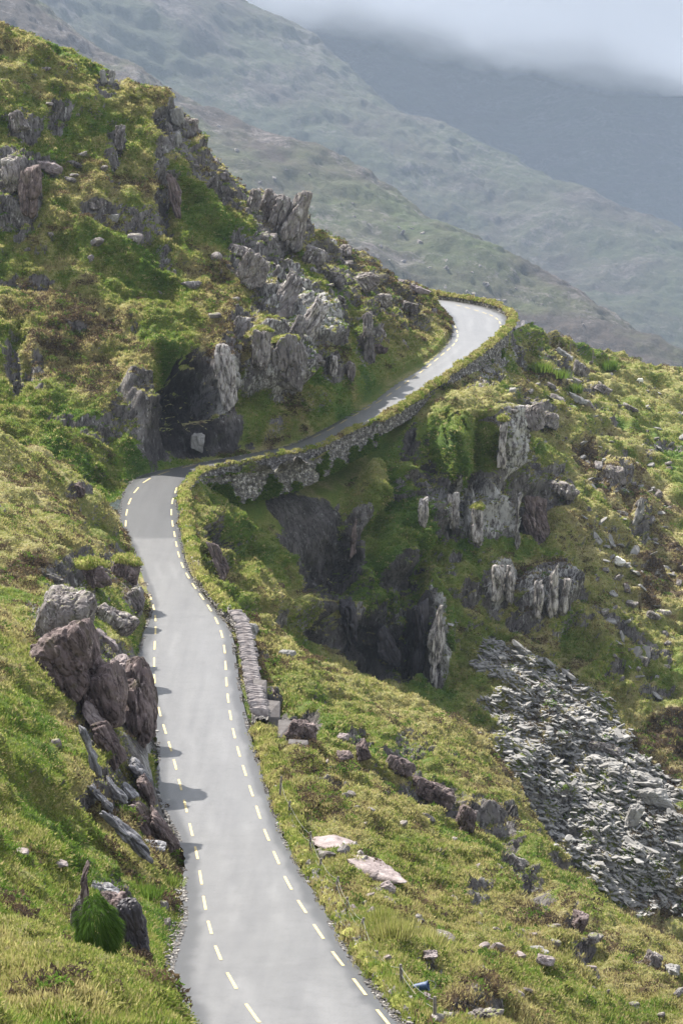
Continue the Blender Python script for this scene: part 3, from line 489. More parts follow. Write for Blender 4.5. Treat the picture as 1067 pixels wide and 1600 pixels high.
# ------------------------------------------------------------------ finding the ground
BX = 3
zb = {}
def build_index(names):
    P = np.concatenate([SH[k]['P'] for k in names]); own = np.concatenate([np.full(len(SH[k]['P']), i) for i, k in enumerate(names)])
    px, py, d = proj(P); k = (px > -60) & (px < 1130) & (py > -60) & (py < 1660); idx = np.nonzero(k)[0]
    W_ = 400; key = ((py[idx] + 60) // BX).astype(int) * W_ + ((px[idx] + 60) // BX).astype(int)
    order = np.argsort(-d[idx]); img = np.full(W_ * 600, -1); img[key[order]] = idx[order]
    return P, own, img.reshape(600, W_)
GP, GOWN, GIMG = build_index(['hillside', 'gully_side', 'lower_slope', 'near_bank'])
def pick(px, py):
    i = int((py + 60) // BX); j = int((px + 60) // BX)
    for r_ in range(0, 12):
        s_ = GIMG[max(0, i - r_):i + r_ + 1, max(0, j - r_):j + r_ + 1]; s_ = s_[s_ >= 0]
        if len(s_): q = GP[s_]; return q[np.argmin(q[:, 1])].copy()
    return at(px, py, 300)
# ------------------------------------------------------------------ rocks
_ico = {}
def ico(k):
    if k not in _ico:
        b = bmesh.new(); bmesh.ops.create_icosphere(b, subdivisions=k, radius=1)
        _ico[k] = (np.array([v.co[:] for v in b.verts]), np.array([[v.index for v in f.verts] for f in b.faces])); b.free()
    return _ico[k]
def rock_np(seed, dims, ncut=10, k=4, rough=.05, sharp=22, strata=.012, box_=1., crack=.075):
    g = np.random.default_rng(seed); D_, Fc = ico(k)
    nn_ = [(1, 0, 0), (-1, 0, 0), (0, 1, 0), (0, -1, 0), (0, 0, 1), (0, 0, -1)]; nn_ = [np.array(v_) + g.normal(0, .16, 3) for v_ in nn_]; ds = [box_ * g.uniform(.82, 1.08) for _ in nn_]
    for _ in range(ncut): v_ = g.normal(0, 1, 3); nn_.append(v_); ds.append(g.uniform(.86, 1.25))
    S = np.zeros(len(D_))
    for v_, d_ in zip(nn_, ds):
        v_ = v_ / np.linalg.norm(v_); S += (np.maximum(D_ @ v_, 0) / d_) ** sharp
    V_ = D_ * (S ** (-1 / sharp))[:, None] * (np.array(dims) / 2)
    sc0 = max(dims)
    V_ = V_ + D_ * (rough * sc0 * fbm(V_ / sc0 * 2.6 + seed, 5, seed % 97))[:, None]
    if k >= 4:
        g1, g2, gi = worley(V_ / sc0 * np.array([4.2, 4.2, 1.5]) + seed, 61); h1, h2, hi_ = worley(V_ / sc0 * np.array([9., 9., 3.6]) + seed, 71)
        V_ = V_ + D_ * (crack * sc0 * ((gi - .5) - .7 * np.exp(-(g2 - g1) * 9) + .5 * (hi_ - .5) - .35 * np.exp(-(h2 - h1) * 8)))[:, None]
    if strata: V_ = V_ + D_ * (strata * sc0 * fbm(V_ / sc0 * np.array([9, 9, 1.1]) + seed, 3, 3))[:, None]
    return V_, Fc
def rock_obj(name, seed, dims, mat='rock', loc=(0, 0, 0), rot=(0, 0, 0), smooth=False, link=True, **kw):
    V_, Fc = rock_np(seed, dims, **kw); o = mesh_np(name, V_, Fc, M[mat], None, None, smooth, link); o.location = [float(x) for x in loc]; o.rotation_euler = [R(a) for a in rot]; return o
CAPV = []
def hero(px, py, wp, hp, dm, name, cat, label, mat='rock', tilt=0, yaw=0, sink=.24, dD=0., seed=None, k=4, cap=0, **kw):
    b_ = pick(px, py + hp * .35); D_ = b_[1] + dD - (.8 if b_[1] < 238 and px > 400 else 0) - (1.0 if b_[1] > 315 and 480 < px < 900 and py > 650 else 0); m_ = D_ / F
    o = rock_obj(name, seed or int(px * 7 + py * 13), (wp * m_, dm, hp * m_), mat, at(px, py, D_ + dm * sink), (0, tilt, yaw), k=k, **kw)
    if cap:
        top = np.array([v_.co[:] for v_ in o.data.vertices]); zt = np.percentile(top[:, 2], 97); V_, Fc = rock_np(int(px), (wp * m_ * .95, dm * .9, cap), k=4, sharp=5, rough=.05, crack=.03, strata=0)
        V_[:, 2] -= np.hypot(V_[:, 0] / (wp * m_), V_[:, 1] / dm) ** 2 * cap * 1.2; tc = mesh_np('turf_cap', V_, Fc, M['turf'], o, smooth=True); tc.location = (0, 0, float(zt) - cap * .1); CAPV.append((o, tc))
    return tag(o, label, cat)
# boulders and slabs one can point to: centre, width, height in the photograph, depth in metres
hero(103, 958, 88, 84, 5.0, 'boulder', 'boulder', 'huge rounded grey brown boulder under the grassy ledge on the left bank', 'rock', tilt=4, k=5, sharp=9, rough=.035, strata=.008, dD=-2)
hero(108, 1035, 100, 120, 5.0, 'outcrop', 'rock outcrop', 'dark purple brown rock face directly below the huge rounded boulder', 'purple rock', tilt=-28, k=5, sharp=10, rough=.04, dD=-1)
hero(160, 1090, 62, 110, 4.0, 'outcrop', 'rock outcrop', 'purple brown rock mass between the big boulder and the roadside buttress', 'purple rock', tilt=-20, k=5, sharp=10, rough=.04, dD=-1)
hero(218, 1105, 56, 150, 4.5, 'outcrop', 'rock outcrop', 'tall purple brown rock buttress standing right at the left edge of the road', 'purple rock', tilt=-4, k=5, sharp=13, rough=.03, dD=0)
hero(196, 1048, 60, 40, 3.4, 'boulder', 'boulder', 'pinkish smooth topped rock capping the roadside buttress', 'pale slab', tilt=28, k=5, sharp=10, rough=.03, dD=-.5)
hero(182, 970, 70, 40, 3.0, 'boulder', 'boulder', 'long lichen speckled boulder lying beside the road behind the buttress', 'rock', tilt=22, k=5, sharp=9, rough=.035)
hero(165, 1000, 46, 20, 2, 'flat_rock', 'rock', 'low pinkish rock in the grass below the long lichen speckled boulder', 'pale slab', tilt=38, k=4)
hero(212, 938, 26, 44, 2.4, 'boulder', 'boulder', 'rounded lichen spotted boulder at the road edge under a grassy overhang', 'rock', tilt=-14, k=5, sharp=9)
hero(196, 892, 48, 46, 3.0, 'outcrop', 'rock outcrop', 'purple roadside crag below the turf of the upper left mound', 'purple rock', tilt=14, k=5, dD=.5, cap=1)
hero(142, 900, 60, 44, 3, 'outcrop', 'rock outcrop', 'flat dark grey rock wall recessed under the turf of the upper left mound', 'purple rock', k=5, dD=.5, cap=1)
hero(78, 900, 44, 10, 1.5, 'flat_rock', 'rock', 'thin pale stone edging the sunlit grassy ledge above the huge boulder', 'rock', tilt=22, k=4)
hero(150, 1125, 22, 72, 2.0, 'flat_rock', 'rock', 'steep pale pink slab leaning left of the roadside buttress', 'pale slab', tilt=-32, k=5, sharp=14)
hero(172, 1165, 30, 90, 2.5, 'outcrop', 'rock outcrop', 'dark purple rib of rock below the steep pale pink slab', 'purple rock', tilt=-26, k=5)
hero(140, 1172, 12, 90, 1.2, 'flat_rock', 'rock', 'narrow dark slab edge buried in the grass left of the purple rib', 'wet slab', tilt=-18, k=4)
hero(217, 1205, 20, 50, 1.6, 'flat_rock', 'rock', 'shiny white streaked slab just below the roadside buttress', 'wet slab', tilt=-38, k=5)
hero(228, 1235, 22, 56, 2.2, 'outcrop', 'rock outcrop', 'dark purple block beside the shiny white streaked slab', 'purple rock', tilt=-24, k=5)
hero(160, 1248, 14, 62, 1.3, 'flat_rock', 'rock', 'shiny grey slab with a dark hollow, leftmost of the slabs in the grass', 'wet slab', tilt=-42, k=5)
hero(182, 1238, 16, 46, 1.2, 'flat_rock', 'rock', 'shiny pale slab below the purple rib and right of the hollowed slab', 'wet slab', tilt=-42, k=5)
hero(200, 1236, 12, 30, 1.0, 'flat_rock', 'rock', 'small brightest white wet slab between two larger shiny slabs', 'wet slab', tilt=-44, k=4)
hero(222, 1280, 34, 70, 2.2, 'outcrop', 'rock outcrop', 'ragged purple outcrop in the middle of the slabs above the road', 'purple rock', tilt=-30, k=5)
hero(257, 1300, 20, 74, 1.8, 'outcrop', 'rock outcrop', 'long purple rock rib ending in a point at the road edge', 'purple rock', tilt=-32, k=5)
hero(195, 1300, 12, 100, 1.0, 'flat_rock', 'rock', 'long thin shiny slab running diagonally down through the lower grass', 'wet slab', tilt=-44, k=5)
hero(238, 1322, 46, 10, 1.2, 'flat_rock', 'rock', 'flat wet stone at the foot of the diagonal slabs', 'wet slab', tilt=12, k=4)
hero(124, 1440, 34, 84, 1.6, 'outcrop', 'rock outcrop', 'dark lichened rock behind the tall rusty rib in the lower left hollow', 'rock', tilt=8, k=5, dD=.4)
hero(175, 1445, 46, 96, 2.0, 'outcrop', 'rock outcrop', 'reddish brown rock face beside the rounded tuft in the lower left hollow', 'purple rock', tilt=0, k=5, dD=.5)
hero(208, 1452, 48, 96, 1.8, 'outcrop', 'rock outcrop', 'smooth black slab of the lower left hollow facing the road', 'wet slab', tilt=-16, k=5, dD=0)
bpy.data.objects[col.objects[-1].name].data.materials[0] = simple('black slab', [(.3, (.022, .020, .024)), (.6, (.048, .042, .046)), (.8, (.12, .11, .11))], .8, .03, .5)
hero(164, 1387, 50, 12, 1.2, 'flat_rock', 'rock', 'shiny pale flat capstone on top of the lower left hollow', 'wet slab', tilt=26, k=4, dD=-.3)
hero(129, 1415, 9, 130, .5, 'rock_rib', 'rock', 'tall narrow rusty upright rib of rock beside the lower left hollow', 'purple rock', tilt=7, k=4, dD=-.7)
hero(256, 1415, 14, 18, .6, 'stone', 'stone', 'small grey stone in the roadside cutting beside the wavy road edge', 'rock', k=3)
hero(262, 1445, 12, 24, .6, 'stone', 'stone', 'upright grey stone just below the small stone in the roadside cutting', 'rock', k=3)
hero(34, 1333, 26, 12, .8, 'stone', 'stone', 'pink weathered stone in the grass near the left edge of the picture', 'pale slab', k=3)
hero(92, 1349, 34, 8, .8, 'stone', 'stone', 'long flat pale stone in the grass above the lower left hollow', 'pale slab', k=3)
hero(88, 1163, 18, 18, .9, 'stone', 'stone', 'small grey brown stone in dark grass on the left bank', 'rock', k=3)
hero(165, 1556, 10, 16, .4, 'stone', 'stone', 'small pale stone on the nearest grassy mound', 'rock', tilt=-20, k=3)
hero(95, 1490, 30, 16, .8, 'stone', 'stone', 'brown mossy stone left of the lower left hollow', 'rock', k=3)
hero(126, 765, 12, 30, 1.6, 'stone', 'rock', 'pointed dark rock on the slope of the upper left mound', 'purple rock', tilt=-20, k=4)
# the hillside crags
hero(458, 342, 34, 96, 4.0, 'rock_pinnacle', 'rock pinnacle', 'tallest leaning grey pinnacle slab on the skyline with a mossy tip', 'rock', tilt=15, k=5, strata=.03, dD=-3.2)
hero(436, 338, 20, 74, 3.5, 'rock_pinnacle', 'rock pinnacle', 'narrow slab pressed against the left of the tallest pinnacle', 'rock', tilt=20, k=5, dD=-2.5)
hero(418, 318, 24, 46, 3.0, 'rock_pinnacle', 'rock pinnacle', 'short sunlit crag left of the skyline pinnacle slabs', 'rock', tilt=24, k=5, dD=-2)
hero(398, 312, 20, 40, 3.0, 'crag', 'rock', 'small stacked crag at the left end of the pinnacle group', 'rock', tilt=12, k=4, dD=-2)
hero(296, 200, 24, 36, 3.0, 'crag', 'rock', 'angular grey block on the upper skyline notch', 'rock', tilt=10, k=5)
hero(275, 182, 24, 30, 3.0, 'crag', 'rock', 'white topped boulder on the upper skyline', 'scree stone', tilt=-10, k=5)
hero(277, 215, 16, 20, 2.0, 'crag', 'rock', 'pale boulder tucked below the white topped skyline boulder', 'scree stone', k=4)
hero(175, 122, 10, 26, 1.5, 'crag', 'rock', 'right one of two pale upright stones high on the left skyline', 'scree stone', tilt=8, k=4)
hero(161, 120, 10, 22, 1.5, 'crag', 'rock', 'left one of two pale upright stones high on the left skyline', 'scree stone', tilt=-8, k=4)
hero(28, 190, 26, 34, 2.5, 'crag', 'rock', 'grey fissured crag near the left picture edge high on the hillside', 'rock', tilt=-14, k=5, dD=-1)
hero(95, 172, 20, 36, 2.2, 'crag', 'rock', 'grey upright crag in the heather high on the hillside', 'rock', tilt=10, k=5, dD=-1)
hero(186, 218, 16, 50, 2.0, 'crag', 'rock', 'narrow vertical grey crag in the middle of the upper hillside', 'rock', tilt=6, k=5, dD=-1)
hero(78, 262, 44, 18, 2.0, 'flat_rock', 'rock', 'long flat pale slab sloping right beside the dark left crag', 'pale slab', tilt=24, k=4, dD=-1)
hero(48, 300, 34, 90, 4.0, 'crag', 'rock', 'dark purple crag with a vertical face near the left picture edge', 'purple rock', tilt=4, k=5, dD=-1)
hero(18, 275, 30, 60, 3.5, 'crag', 'rock', 'dark crag cut by the left picture edge', 'rock', tilt=-8, k=5, dD=-1)
hero(152, 320, 22, 18, 2.0, 'boulder', 'boulder', 'grey boulder in the bright grass under the upper crags', 'rock', k=4)
hero(177, 341, 16, 14, 1.6, 'boulder', 'boulder', 'small pale square boulder just below the grey boulder in bright grass', 'scree stone', k=4)
hero(118, 257, 28, 10, 1.6, 'flat_rock', 'rock', 'flat pale slab right of the long sloping slab', 'rock', tilt=14, k=4)
hero(272, 310, 16, 74, 2.5, 'crag', 'rock', 'tall dark rib of rock below the skyline notch', 'purple rock', tilt=-10, k=5, dD=-1)
hero(382, 395, 54, 14, 2.5, 'flat_rock', 'rock', 'long pale ledge slab under the pinnacle group', 'rock', tilt=16, k=5, dD=-1)
hero(396, 430, 42, 52, 3.5, 'crag', 'rock', 'fissured grey crag below the pinnacle group', 'rock', tilt=24, k=5, dD=-1)
hero(448, 460, 30, 70, 3.5, 'crag', 'rock', 'lichen covered crag leaning right in the middle of the hillside', 'rock', tilt=28, k=5, dD=-1)
hero(490, 500, 34, 74, 3.5, 'crag', 'rock', 'white speckled leaning crag above the cut face by the road', 'streaked rock', tilt=26, k=5, dD=-1)
hero(464, 520, 22, 50, 3.0, 'crag', 'rock', 'dark fissured crag left of the white speckled leaning crag', 'rock', tilt=24, k=5, dD=-1)
hero(408, 545, 28, 70, 3.5, 'crag', 'rock', 'left half of the broad grey cliff slab above the road', 'rock', tilt=3, k=5, dD=-1.5, strata=.02, cap=0.8)
hero(450, 565, 48, 90, 4.0, 'crag', 'rock', 'right half of the broad grey cliff slab above the road', 'rock', tilt=-3, k=5, dD=-1.5, strata=.02, cap=0.9)
hero(352, 590, 26, 110, 3.0, 'crag', 'rock', 'tall pale lichened pillar beside the dark wet recess', 'streaked rock', tilt=-4, k=5, dD=-1.2)
hero(375, 510, 20, 40, 2.5, 'crag', 'rock', 'small pale crag at the head of the tall lichened pillar', 'rock', tilt=18, k=4, dD=-1)
hero(574, 520, 20, 80, 3.5, 'crag', 'rock', 'dark ribbed column of rock above the straight stretch of road', 'rock', tilt=2, k=5, dD=-1.5)
hero(520, 572, 12, 36, 2.0, 'crag', 'rock', 'small white streaked rock low above the road', 'streaked rock', tilt=4, k=4, dD=-.5)
hero(548, 580, 14, 32, 2.0, 'crag', 'rock', 'small dark rock just right of the white streaked one', 'rock', tilt=4, k=4, dD=-.5)
hero(514, 380, 26, 14, 2.5, 'boulder', 'boulder', 'flat pale boulder on the skyline right of the pinnacles', 'scree stone', tilt=14, k=4)
hero(538, 392, 22, 20, 2.5, 'boulder', 'boulder', 'rounded brown boulder perched on the descending skyline', 'rock', k=4, sharp=9)
hero(492, 400, 40, 30, 3.5, 'crag', 'rock', 'wedge shaped crag right below the pinnacle group', 'rock', tilt=24, k=5, dD=-1)
hero(520, 435, 40, 20, 3.0, 'crag', 'rock', 'low dark slab pile below the skyline boulders', 'rock', tilt=24, k=5, dD=-1)
hero(572, 440, 36, 30, 3.0, 'crag', 'rock', 'tilted grey slab pile on the ridge above the road', 'rock', tilt=-34, k=5, dD=-1)
hero(600, 470, 24, 24, 2.5, 'crag', 'rock', 'small broken crag halfway down the ridge to the hairpin', 'rock', tilt=-30, k=4, dD=-1)
hero(648, 450, 50, 10, 3.0, 'flat_rock', 'rock', 'long brown slab on the ridge just before the hairpin', 'pale slab', tilt=20, k=4)
hero(640, 480, 30, 18, 2.5, 'crag', 'rock', 'dark heathery crag above the inner side of the hairpin', 'rock', tilt=20, k=4, dD=-.5)
hero(590, 545, 40, 14, 2.5, 'crag', 'rock', 'low dark ledge in the green verge above the road', 'purple rock', tilt=2, k=4, dD=-.3)
hero(310, 690, 22, 30, 2.0, 'crag', 'rock', 'white stained rock at the foot of the dark wet recess', 'scree stone', k=4, dD=-.5)
# the gully and the right hand slope
hero(828, 650, 44, 36, 4.0, 'boulder', 'boulder', 'large split grey boulder on the slope below the hairpin wall', 'rock', tilt=-20, k=5, dD=-1)
hero(852, 655, 34, 24, 3.0, 'boulder', 'boulder', 'flat right part beside the large split grey boulder', 'rock', tilt=26, k=5, dD=-1)
hero(800, 611, 12, 10, 1.5, 'boulder', 'boulder', 'small pale stone above left of the large split boulder', 'scree stone', k=3)
hero(908, 580, 26, 20, 2.5, 'boulder', 'boulder', 'grey rounded rock in the grass below the far fence posts', 'rock', tilt=24, k=4)
hero(880, 553, 30, 9, 3, 'flat_rock', 'rock', 'pale flat rock strip at the skyline by the far fence posts', 'scree stone', tilt=34, k=4)
hero(940, 608, 26, 12, 2.5, 'flat_rock', 'rock', 'pair of low grey rocks in the bright upper right grass', 'rock', tilt=24, k=4)
hero(905, 626, 30, 12, 2.5, 'flat_rock', 'rock', 'pale topped slab in the middle of the upper right slope', 'scree stone', tilt=18, k=4)
hero(985, 638, 26, 8, 2.0, 'flat_rock', 'rock', 'narrow grey slab sloping down right on the upper right slope', 'rock', tilt=32, k=4)
hero(966, 878, 16, 14, 1.6, 'boulder', 'boulder', 'lone white boulder in the bright grass of the right slope', 'scree stone', tilt=30, k=4)
bpy.data.objects[col.objects[-1].name].data.materials[0] = simple('white rock', [(.3, (.42, .41, .39)), (.6, (.66, .64, .61))], .8, .05)
hero(1020, 962, 24, 12, 2.0, 'boulder', 'boulder', 'grey angular boulder on the right slope under the white one', 'rock', tilt=22, k=4)
hero(960, 748, 30, 40, 3.0, 'crag', 'rock', 'pale fractured crag in the heather of the right slope', 'rock', tilt=8, k=5, dD=-.5)
hero(998, 800, 12, 50, 2.0, 'crag', 'rock', 'thin upright pale rock right of the heathery crag', 'scree stone', tilt=10, k=4, dD=-.5)
hero(878, 765, 50, 24, 2.6, 'crag', 'rock', 'low mauve rock ledge left of the heathery crag', 'rock', tilt=14, k=5, dD=-.5)
hero(776, 912, 20, 58, 2.5, 'crag', 'rock', 'white stained pillar with a turf cap in the middle of the gully', 'streaked rock', tilt=4, k=5, dD=-1.2)
hero(796, 910, 12, 60, 2.5, 'crag', 'rock', 'narrow white stained pillar joined to the turf capped one', 'streaked rock', tilt=2, k=5, dD=-1)
hero(706, 800, 20, 66, 3, 'crag', 'rock', 'white streaked pillar under the grassy mesa, second from the left', 'streaked rock', tilt=2, k=5, dD=-1.2)
hero(662, 800, 14, 56, 3, 'crag', 'rock', 'white streaked pillar under the grassy mesa, leftmost', 'streaked rock', tilt=4, k=5, dD=-1)
hero(745, 820, 20, 64, 3, 'crag', 'rock', 'broad grey pillar under the right half of the grassy mesa', 'streaked rock', tilt=2, k=5, dD=-1, cap=0.9)
hero(808, 810, 9, 90, 2.4, 'crag', 'rock', 'thin white streaked fin at the right end of the cliff under the mesa', 'streaked rock', tilt=3, k=5, dD=-1)
hero(838, 810, 36, 80, 3, 'crag', 'rock', 'dark smooth rock face right of the thin white fin', 'purple rock', tilt=-16, k=5, dD=0)
hero(840, 935, 16, 64, 2.5, 'crag', 'rock', 'dark column left of the two white veined columns in the lower gully', 'streaked rock', tilt=2, k=5, dD=-1)
hero(862, 930, 14, 70, 2.5, 'crag', 'rock', 'white veined column in the lower gully, left of its twin', 'streaked rock', tilt=2, k=5, dD=-1)
hero(882, 930, 12, 60, 2.5, 'crag', 'rock', 'white veined column at the right end of the lower gully cliff', 'streaked rock', tilt=8, k=5, dD=-1)
hero(784, 690, 16, 90, 3.0, 'crag', 'rock', 'pale pillar at the right corner of the grassy mesa', 'streaked rock', tilt=2, k=5, dD=-1, cap=0.9)
hero(682, 1010, 22, 150, 3.2, 'crag', 'rock', 'tall white veined rib at the corner of the dark gully buttress', 'streaked rock', tilt=4, k=5, dD=-1)
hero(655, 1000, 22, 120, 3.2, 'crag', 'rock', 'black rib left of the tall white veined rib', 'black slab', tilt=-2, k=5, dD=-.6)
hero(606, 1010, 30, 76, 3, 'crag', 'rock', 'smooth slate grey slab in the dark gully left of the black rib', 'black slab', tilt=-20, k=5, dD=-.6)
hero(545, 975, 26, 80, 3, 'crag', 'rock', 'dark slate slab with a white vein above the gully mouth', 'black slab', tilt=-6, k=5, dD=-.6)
hero(552, 840, 12, 70, 2.5, 'crag', 'rock', 'dark rib beside the ferny spur in the gully', 'purple rock', tilt=6, k=5, dD=-.5)
hero(342, 875, 22, 70, 3, 'crag', 'rock', 'dark rock face below the turf topped wall at the bend', 'purple rock', tilt=-20, k=5, dD=-.4)
hero(1005, 1222, 70, 12, 2.5, 'flat_rock', 'rock', 'big flat slab bridging two blocks at the right of the scree', 'scree stone', tilt=2, k=4, dD=-1)
hero(1020, 1245, 50, 26, 3.0, 'boulder', 'boulder', 'large grey block under the bridging slab', 'scree stone', tilt=10, k=4, dD=-.5)
hero(988, 1275, 26, 44, 2.2, 'boulder', 'boulder', 'upright grey block below the bridging slab', 'scree stone', tilt=18, k=4, dD=-.5)
hero(945, 1168, 56, 12, 2.5, 'flat_rock', 'rock', 'large dark greenish flat slab in the middle of the scree', 'rock', tilt=20, k=4, dD=-.6)
# the lower slope
def laid(p1, p2, wid, th, label, mat, name='flat_rock', cat='rock', up=.15, seed=5):
    A_, B_ = Vector(pick(*p1)), Vector(pick(*p2)); x = (B_ - A_); L_ = x.length; x.normalize(); y = Vector((0, 0, 1)).cross(x).normalized(); z = x.cross(y)
    q = Matrix((x, y, z)).transposed().to_4x4(); q = q @ Matrix.Rotation(R(-14), 4, 'X')
    V_, Fc = rock_np(seed, (L_ * .92, wid, th), k=5, sharp=20, rough=.02, crack=.012, strata=0, ncut=14); o = mesh_np(name, V_, Fc, M[mat], smooth=False)
    o.matrix_world = Matrix.Translation((A_ + B_) / 2 + z * up) @ q; return tag(o, label, cat)
laid((506, 1312), (598, 1384), 3.2, 1.0, 'smooth bare pink rock slab in the grass right of the near road', 'pale slab', up=.30)
hero(606, 1388, 26, 16, 1.2, 'flat_rock', 'rock', 'small pink slab at the lower end of the smooth pink slab', 'pale slab', tilt=40, k=4)
hero(396, 985, 18, 22, 1.4, 'boulder', 'boulder', 'pale round boulder behind the coping stones of the wall', 'scree stone', k=4, sharp=8)
hero(450, 1020, 26, 10, 1.4, 'flat_rock', 'rock', 'pale flat stone on the grassy crest above the dark gully', 'scree stone', tilt=6, k=4)
hero(536, 1152, 20, 12, 1.4, 'boulder', 'boulder', 'small pink stone in the grass below the crest', 'pale slab', k=4)
hero(540, 1180, 26, 12, 1.6, 'boulder', 'boulder', 'rounded brown stone just below the small pink stone', 'purple rock', k=4, sharp=8)
hero(566, 1174, 24, 34, 2.0, 'crag', 'rock', 'dark rock beside the rounded brown stone', 'purple rock', tilt=-20, k=4)
hero(470, 1145, 44, 46, 2.4, 'crag', 'rock', 'dark purple rock cutting behind the concrete buttresses', 'purple rock', tilt=20, k=5, dD=2.2)
hero(432, 1098, 20, 50, 2.4, 'crag', 'rock', 'dark rock under turf behind the uppermost concrete buttress', 'purple rock', tilt=-26, k=5, dD=2.2)
hero(625, 1197, 50, 26, 2, 'crag', 'rock', 'upper left piece of the long purple ledge across the lower slope', 'purple rock', tilt=30, k=5, dD=.4)
hero(680, 1240, 80, 34, 2.4, 'crag', 'rock', 'middle and longest piece of the long purple ledge', 'purple rock', tilt=22, k=5, dD=.4)
hero(728, 1280, 34, 44, 2.4, 'crag', 'rock', 'steep purple block ending the middle of the long ledge', 'purple rock', tilt=10, k=5, dD=.3)
hero(790, 1300, 56, 24, 2.2, 'crag', 'rock', 'lower right piece of the long purple ledge', 'purple rock', tilt=38, k=5, dD=.4)
hero(805, 1350, 42, 26, 2.0, 'crag', 'rock', 'mauve rock below the right end of the long ledge', 'rock', tilt=22, k=5, dD=.3)
hero(850, 1375, 34, 26, 2.0, 'crag', 'rock', 'dark broken rock right of the mauve rock', 'rock', tilt=34, k=5, dD=.3)
hero(905, 1440, 24, 30, 1.8, 'crag', 'rock', 'dark rock end standing low on the right of the lower slope', 'purple rock', tilt=14, k=4)
hero(673, 1492, 26, 12, 1.0, 'boulder', 'boulder', 'pale flat topped stone above the purple heather cushions', 'pale slab', k=4)
hero(758, 1588, 60, 26, 1.4, 'outcrop', 'rock outcrop', 'dark mossy outcrop under the purple heather cushions at the bottom', 'rock', tilt=4, k=5)
hero(840, 1485, 34, 10, 1.2, 'flat_rock', 'rock', 'pale thin slab in the lower right grass', 'scree stone', tilt=14, k=4)
hero(852, 1500, 34, 16, 1.2, 'boulder', 'boulder', 'mauve stone just under the pale thin slab', 'pale slab', tilt=20, k=4)
hero(1020, 1500, 26, 26, 1.6, 'boulder', 'boulder', 'brown boulder at the right foot of the lower slope', 'rock', tilt=20, k=4)
hero(1050, 1515, 24, 16, 1.6, 'boulder', 'boulder', 'pale stone at the lower right picture edge', 'scree stone', tilt=10, k=4)
hero(583, 1512, 24, 16, .8, 'boulder', 'boulder', 'grey roadside boulder between two leaning fence posts', 'rock', k=4, sharp=9)
# ------------------------------------------------------------------ scattered stones, each a copy of a few shapes
def scatter(protos, spots, name, label, cat, group, scale, mat=None):
    for i, p in enumerate(spots):
        o = protos[i % len(protos)].copy(); o.name = name; s_ = scale(i)
        o.scale = (s_ * rng.uniform(.7, 1.4), s_ * rng.uniform(.7, 1.2), s_ * rng.uniform(.6, 1.1)); o.location = [float(v_) for v_ in p + np.array([0, -.1, .22]) * min(s_, 1.)]
        o.rotation_euler = (rng.normal(0, .3), rng.normal(.35, .35), rng.uniform(0, 6.28)); col.objects.link(o); tag(o, label, cat, group)
def protos(n_, mat, dims, s0, **kw): return [rock_obj('stone', s0 + i, dims, mat, link=False, k=3, **kw) for i in range(n_)]
PR = protos(8, 'rock', (1.5, 1.2, 1.), 300); PS = protos(10, 'scree stone', (1.5, 1., .42), 400, sharp=26, rough=.03); PP = protos(4, 'pale slab', (1.6, 1.2, .7), 500)
def inpoly(px, py, poly):
    o = np.zeros(len(px), bool); j = len(poly) - 1
    for i in range(len(poly)):
        (x1, y1), (x2, y2) = poly[i], poly[j]; k = ((y1 > py) != (y2 > py)) & (px < (x2 - x1) * (py - y1) / (y2 - y1 + 1e-9) + x1); o ^= k; j = i
    return o
def spots(sheetname, poly, n_, mask=None):
    S = SH[sheetname]; px, py, d = proj(S['P']); k = inpoly(px, py, poly) & (S['rd'] > 1.2)
    if mask is not None: k &= mask(S)
    i = np.nonzero(k)[0]; i = rng.choice(i, min(n_, len(i)), replace=False); return S['P'][i]
scatter(PR, spots('hillside', [(0, 70), (240, 170), (470, 350), (660, 460), (690, 500), (560, 600), (330, 500), (0, 380)], 150), 'hillside_rock', 'grey rock poking out of the heather and turf of the left hillside', 'rock', 'rocks on the left hillside', lambda i: rng.uniform(.5, 1.5))
scatter(PR + PS, spots('gully_side', [(850, 545), (1067, 600), (1067, 1120), (960, 1040), (900, 760), (800, 640)], 200), 'slope_rock', 'grey stone lying in the grass of the right slope', 'stone', 'stones on the right slope', lambda i: rng.uniform(.35, 1.3))
scatter(PP + PR, spots('lower_slope', [(500, 1180), (700, 1290), (1060, 1520), (1067, 1600), (640, 1600), (480, 1300)], 170), 'pink_stone', 'small pinkish stone scattered in the straw coloured grass of the lower slope', 'stone', 'stones on the lower slope', lambda i: rng.uniform(.2, .62))
scatter(PR, spots('lower_slope', [(400, 1215), (420, 1260), (560, 1470), (640, 1600), (610, 1600), (540, 1480), (470, 1370), (395, 1240)], 70), 'tumbled_stone', 'small tumbled stone along the right edge of the near road', 'stone', 'tumbled roadside stones', lambda i: rng.uniform(.12, .32))
SCREE = [(735, 990), (790, 1000), (850, 1030), (900, 1062), (955, 1095), (1000, 1175), (1067, 1235), (1067, 1405), (1000, 1425), (950, 1405), (870, 1330), (800, 1270), (700, 1215), (705, 1180), (775, 1140), (785, 1085), (760, 1045)]
sp_ = spots('gully_side', SCREE, 300); scatter(PS, sp_, 'scree_stone', 'large flat grey slab among the fallen stones of the scree', 'scree stone', 'large slabs of the scree', lambda i: rng.uniform(.35, .95))
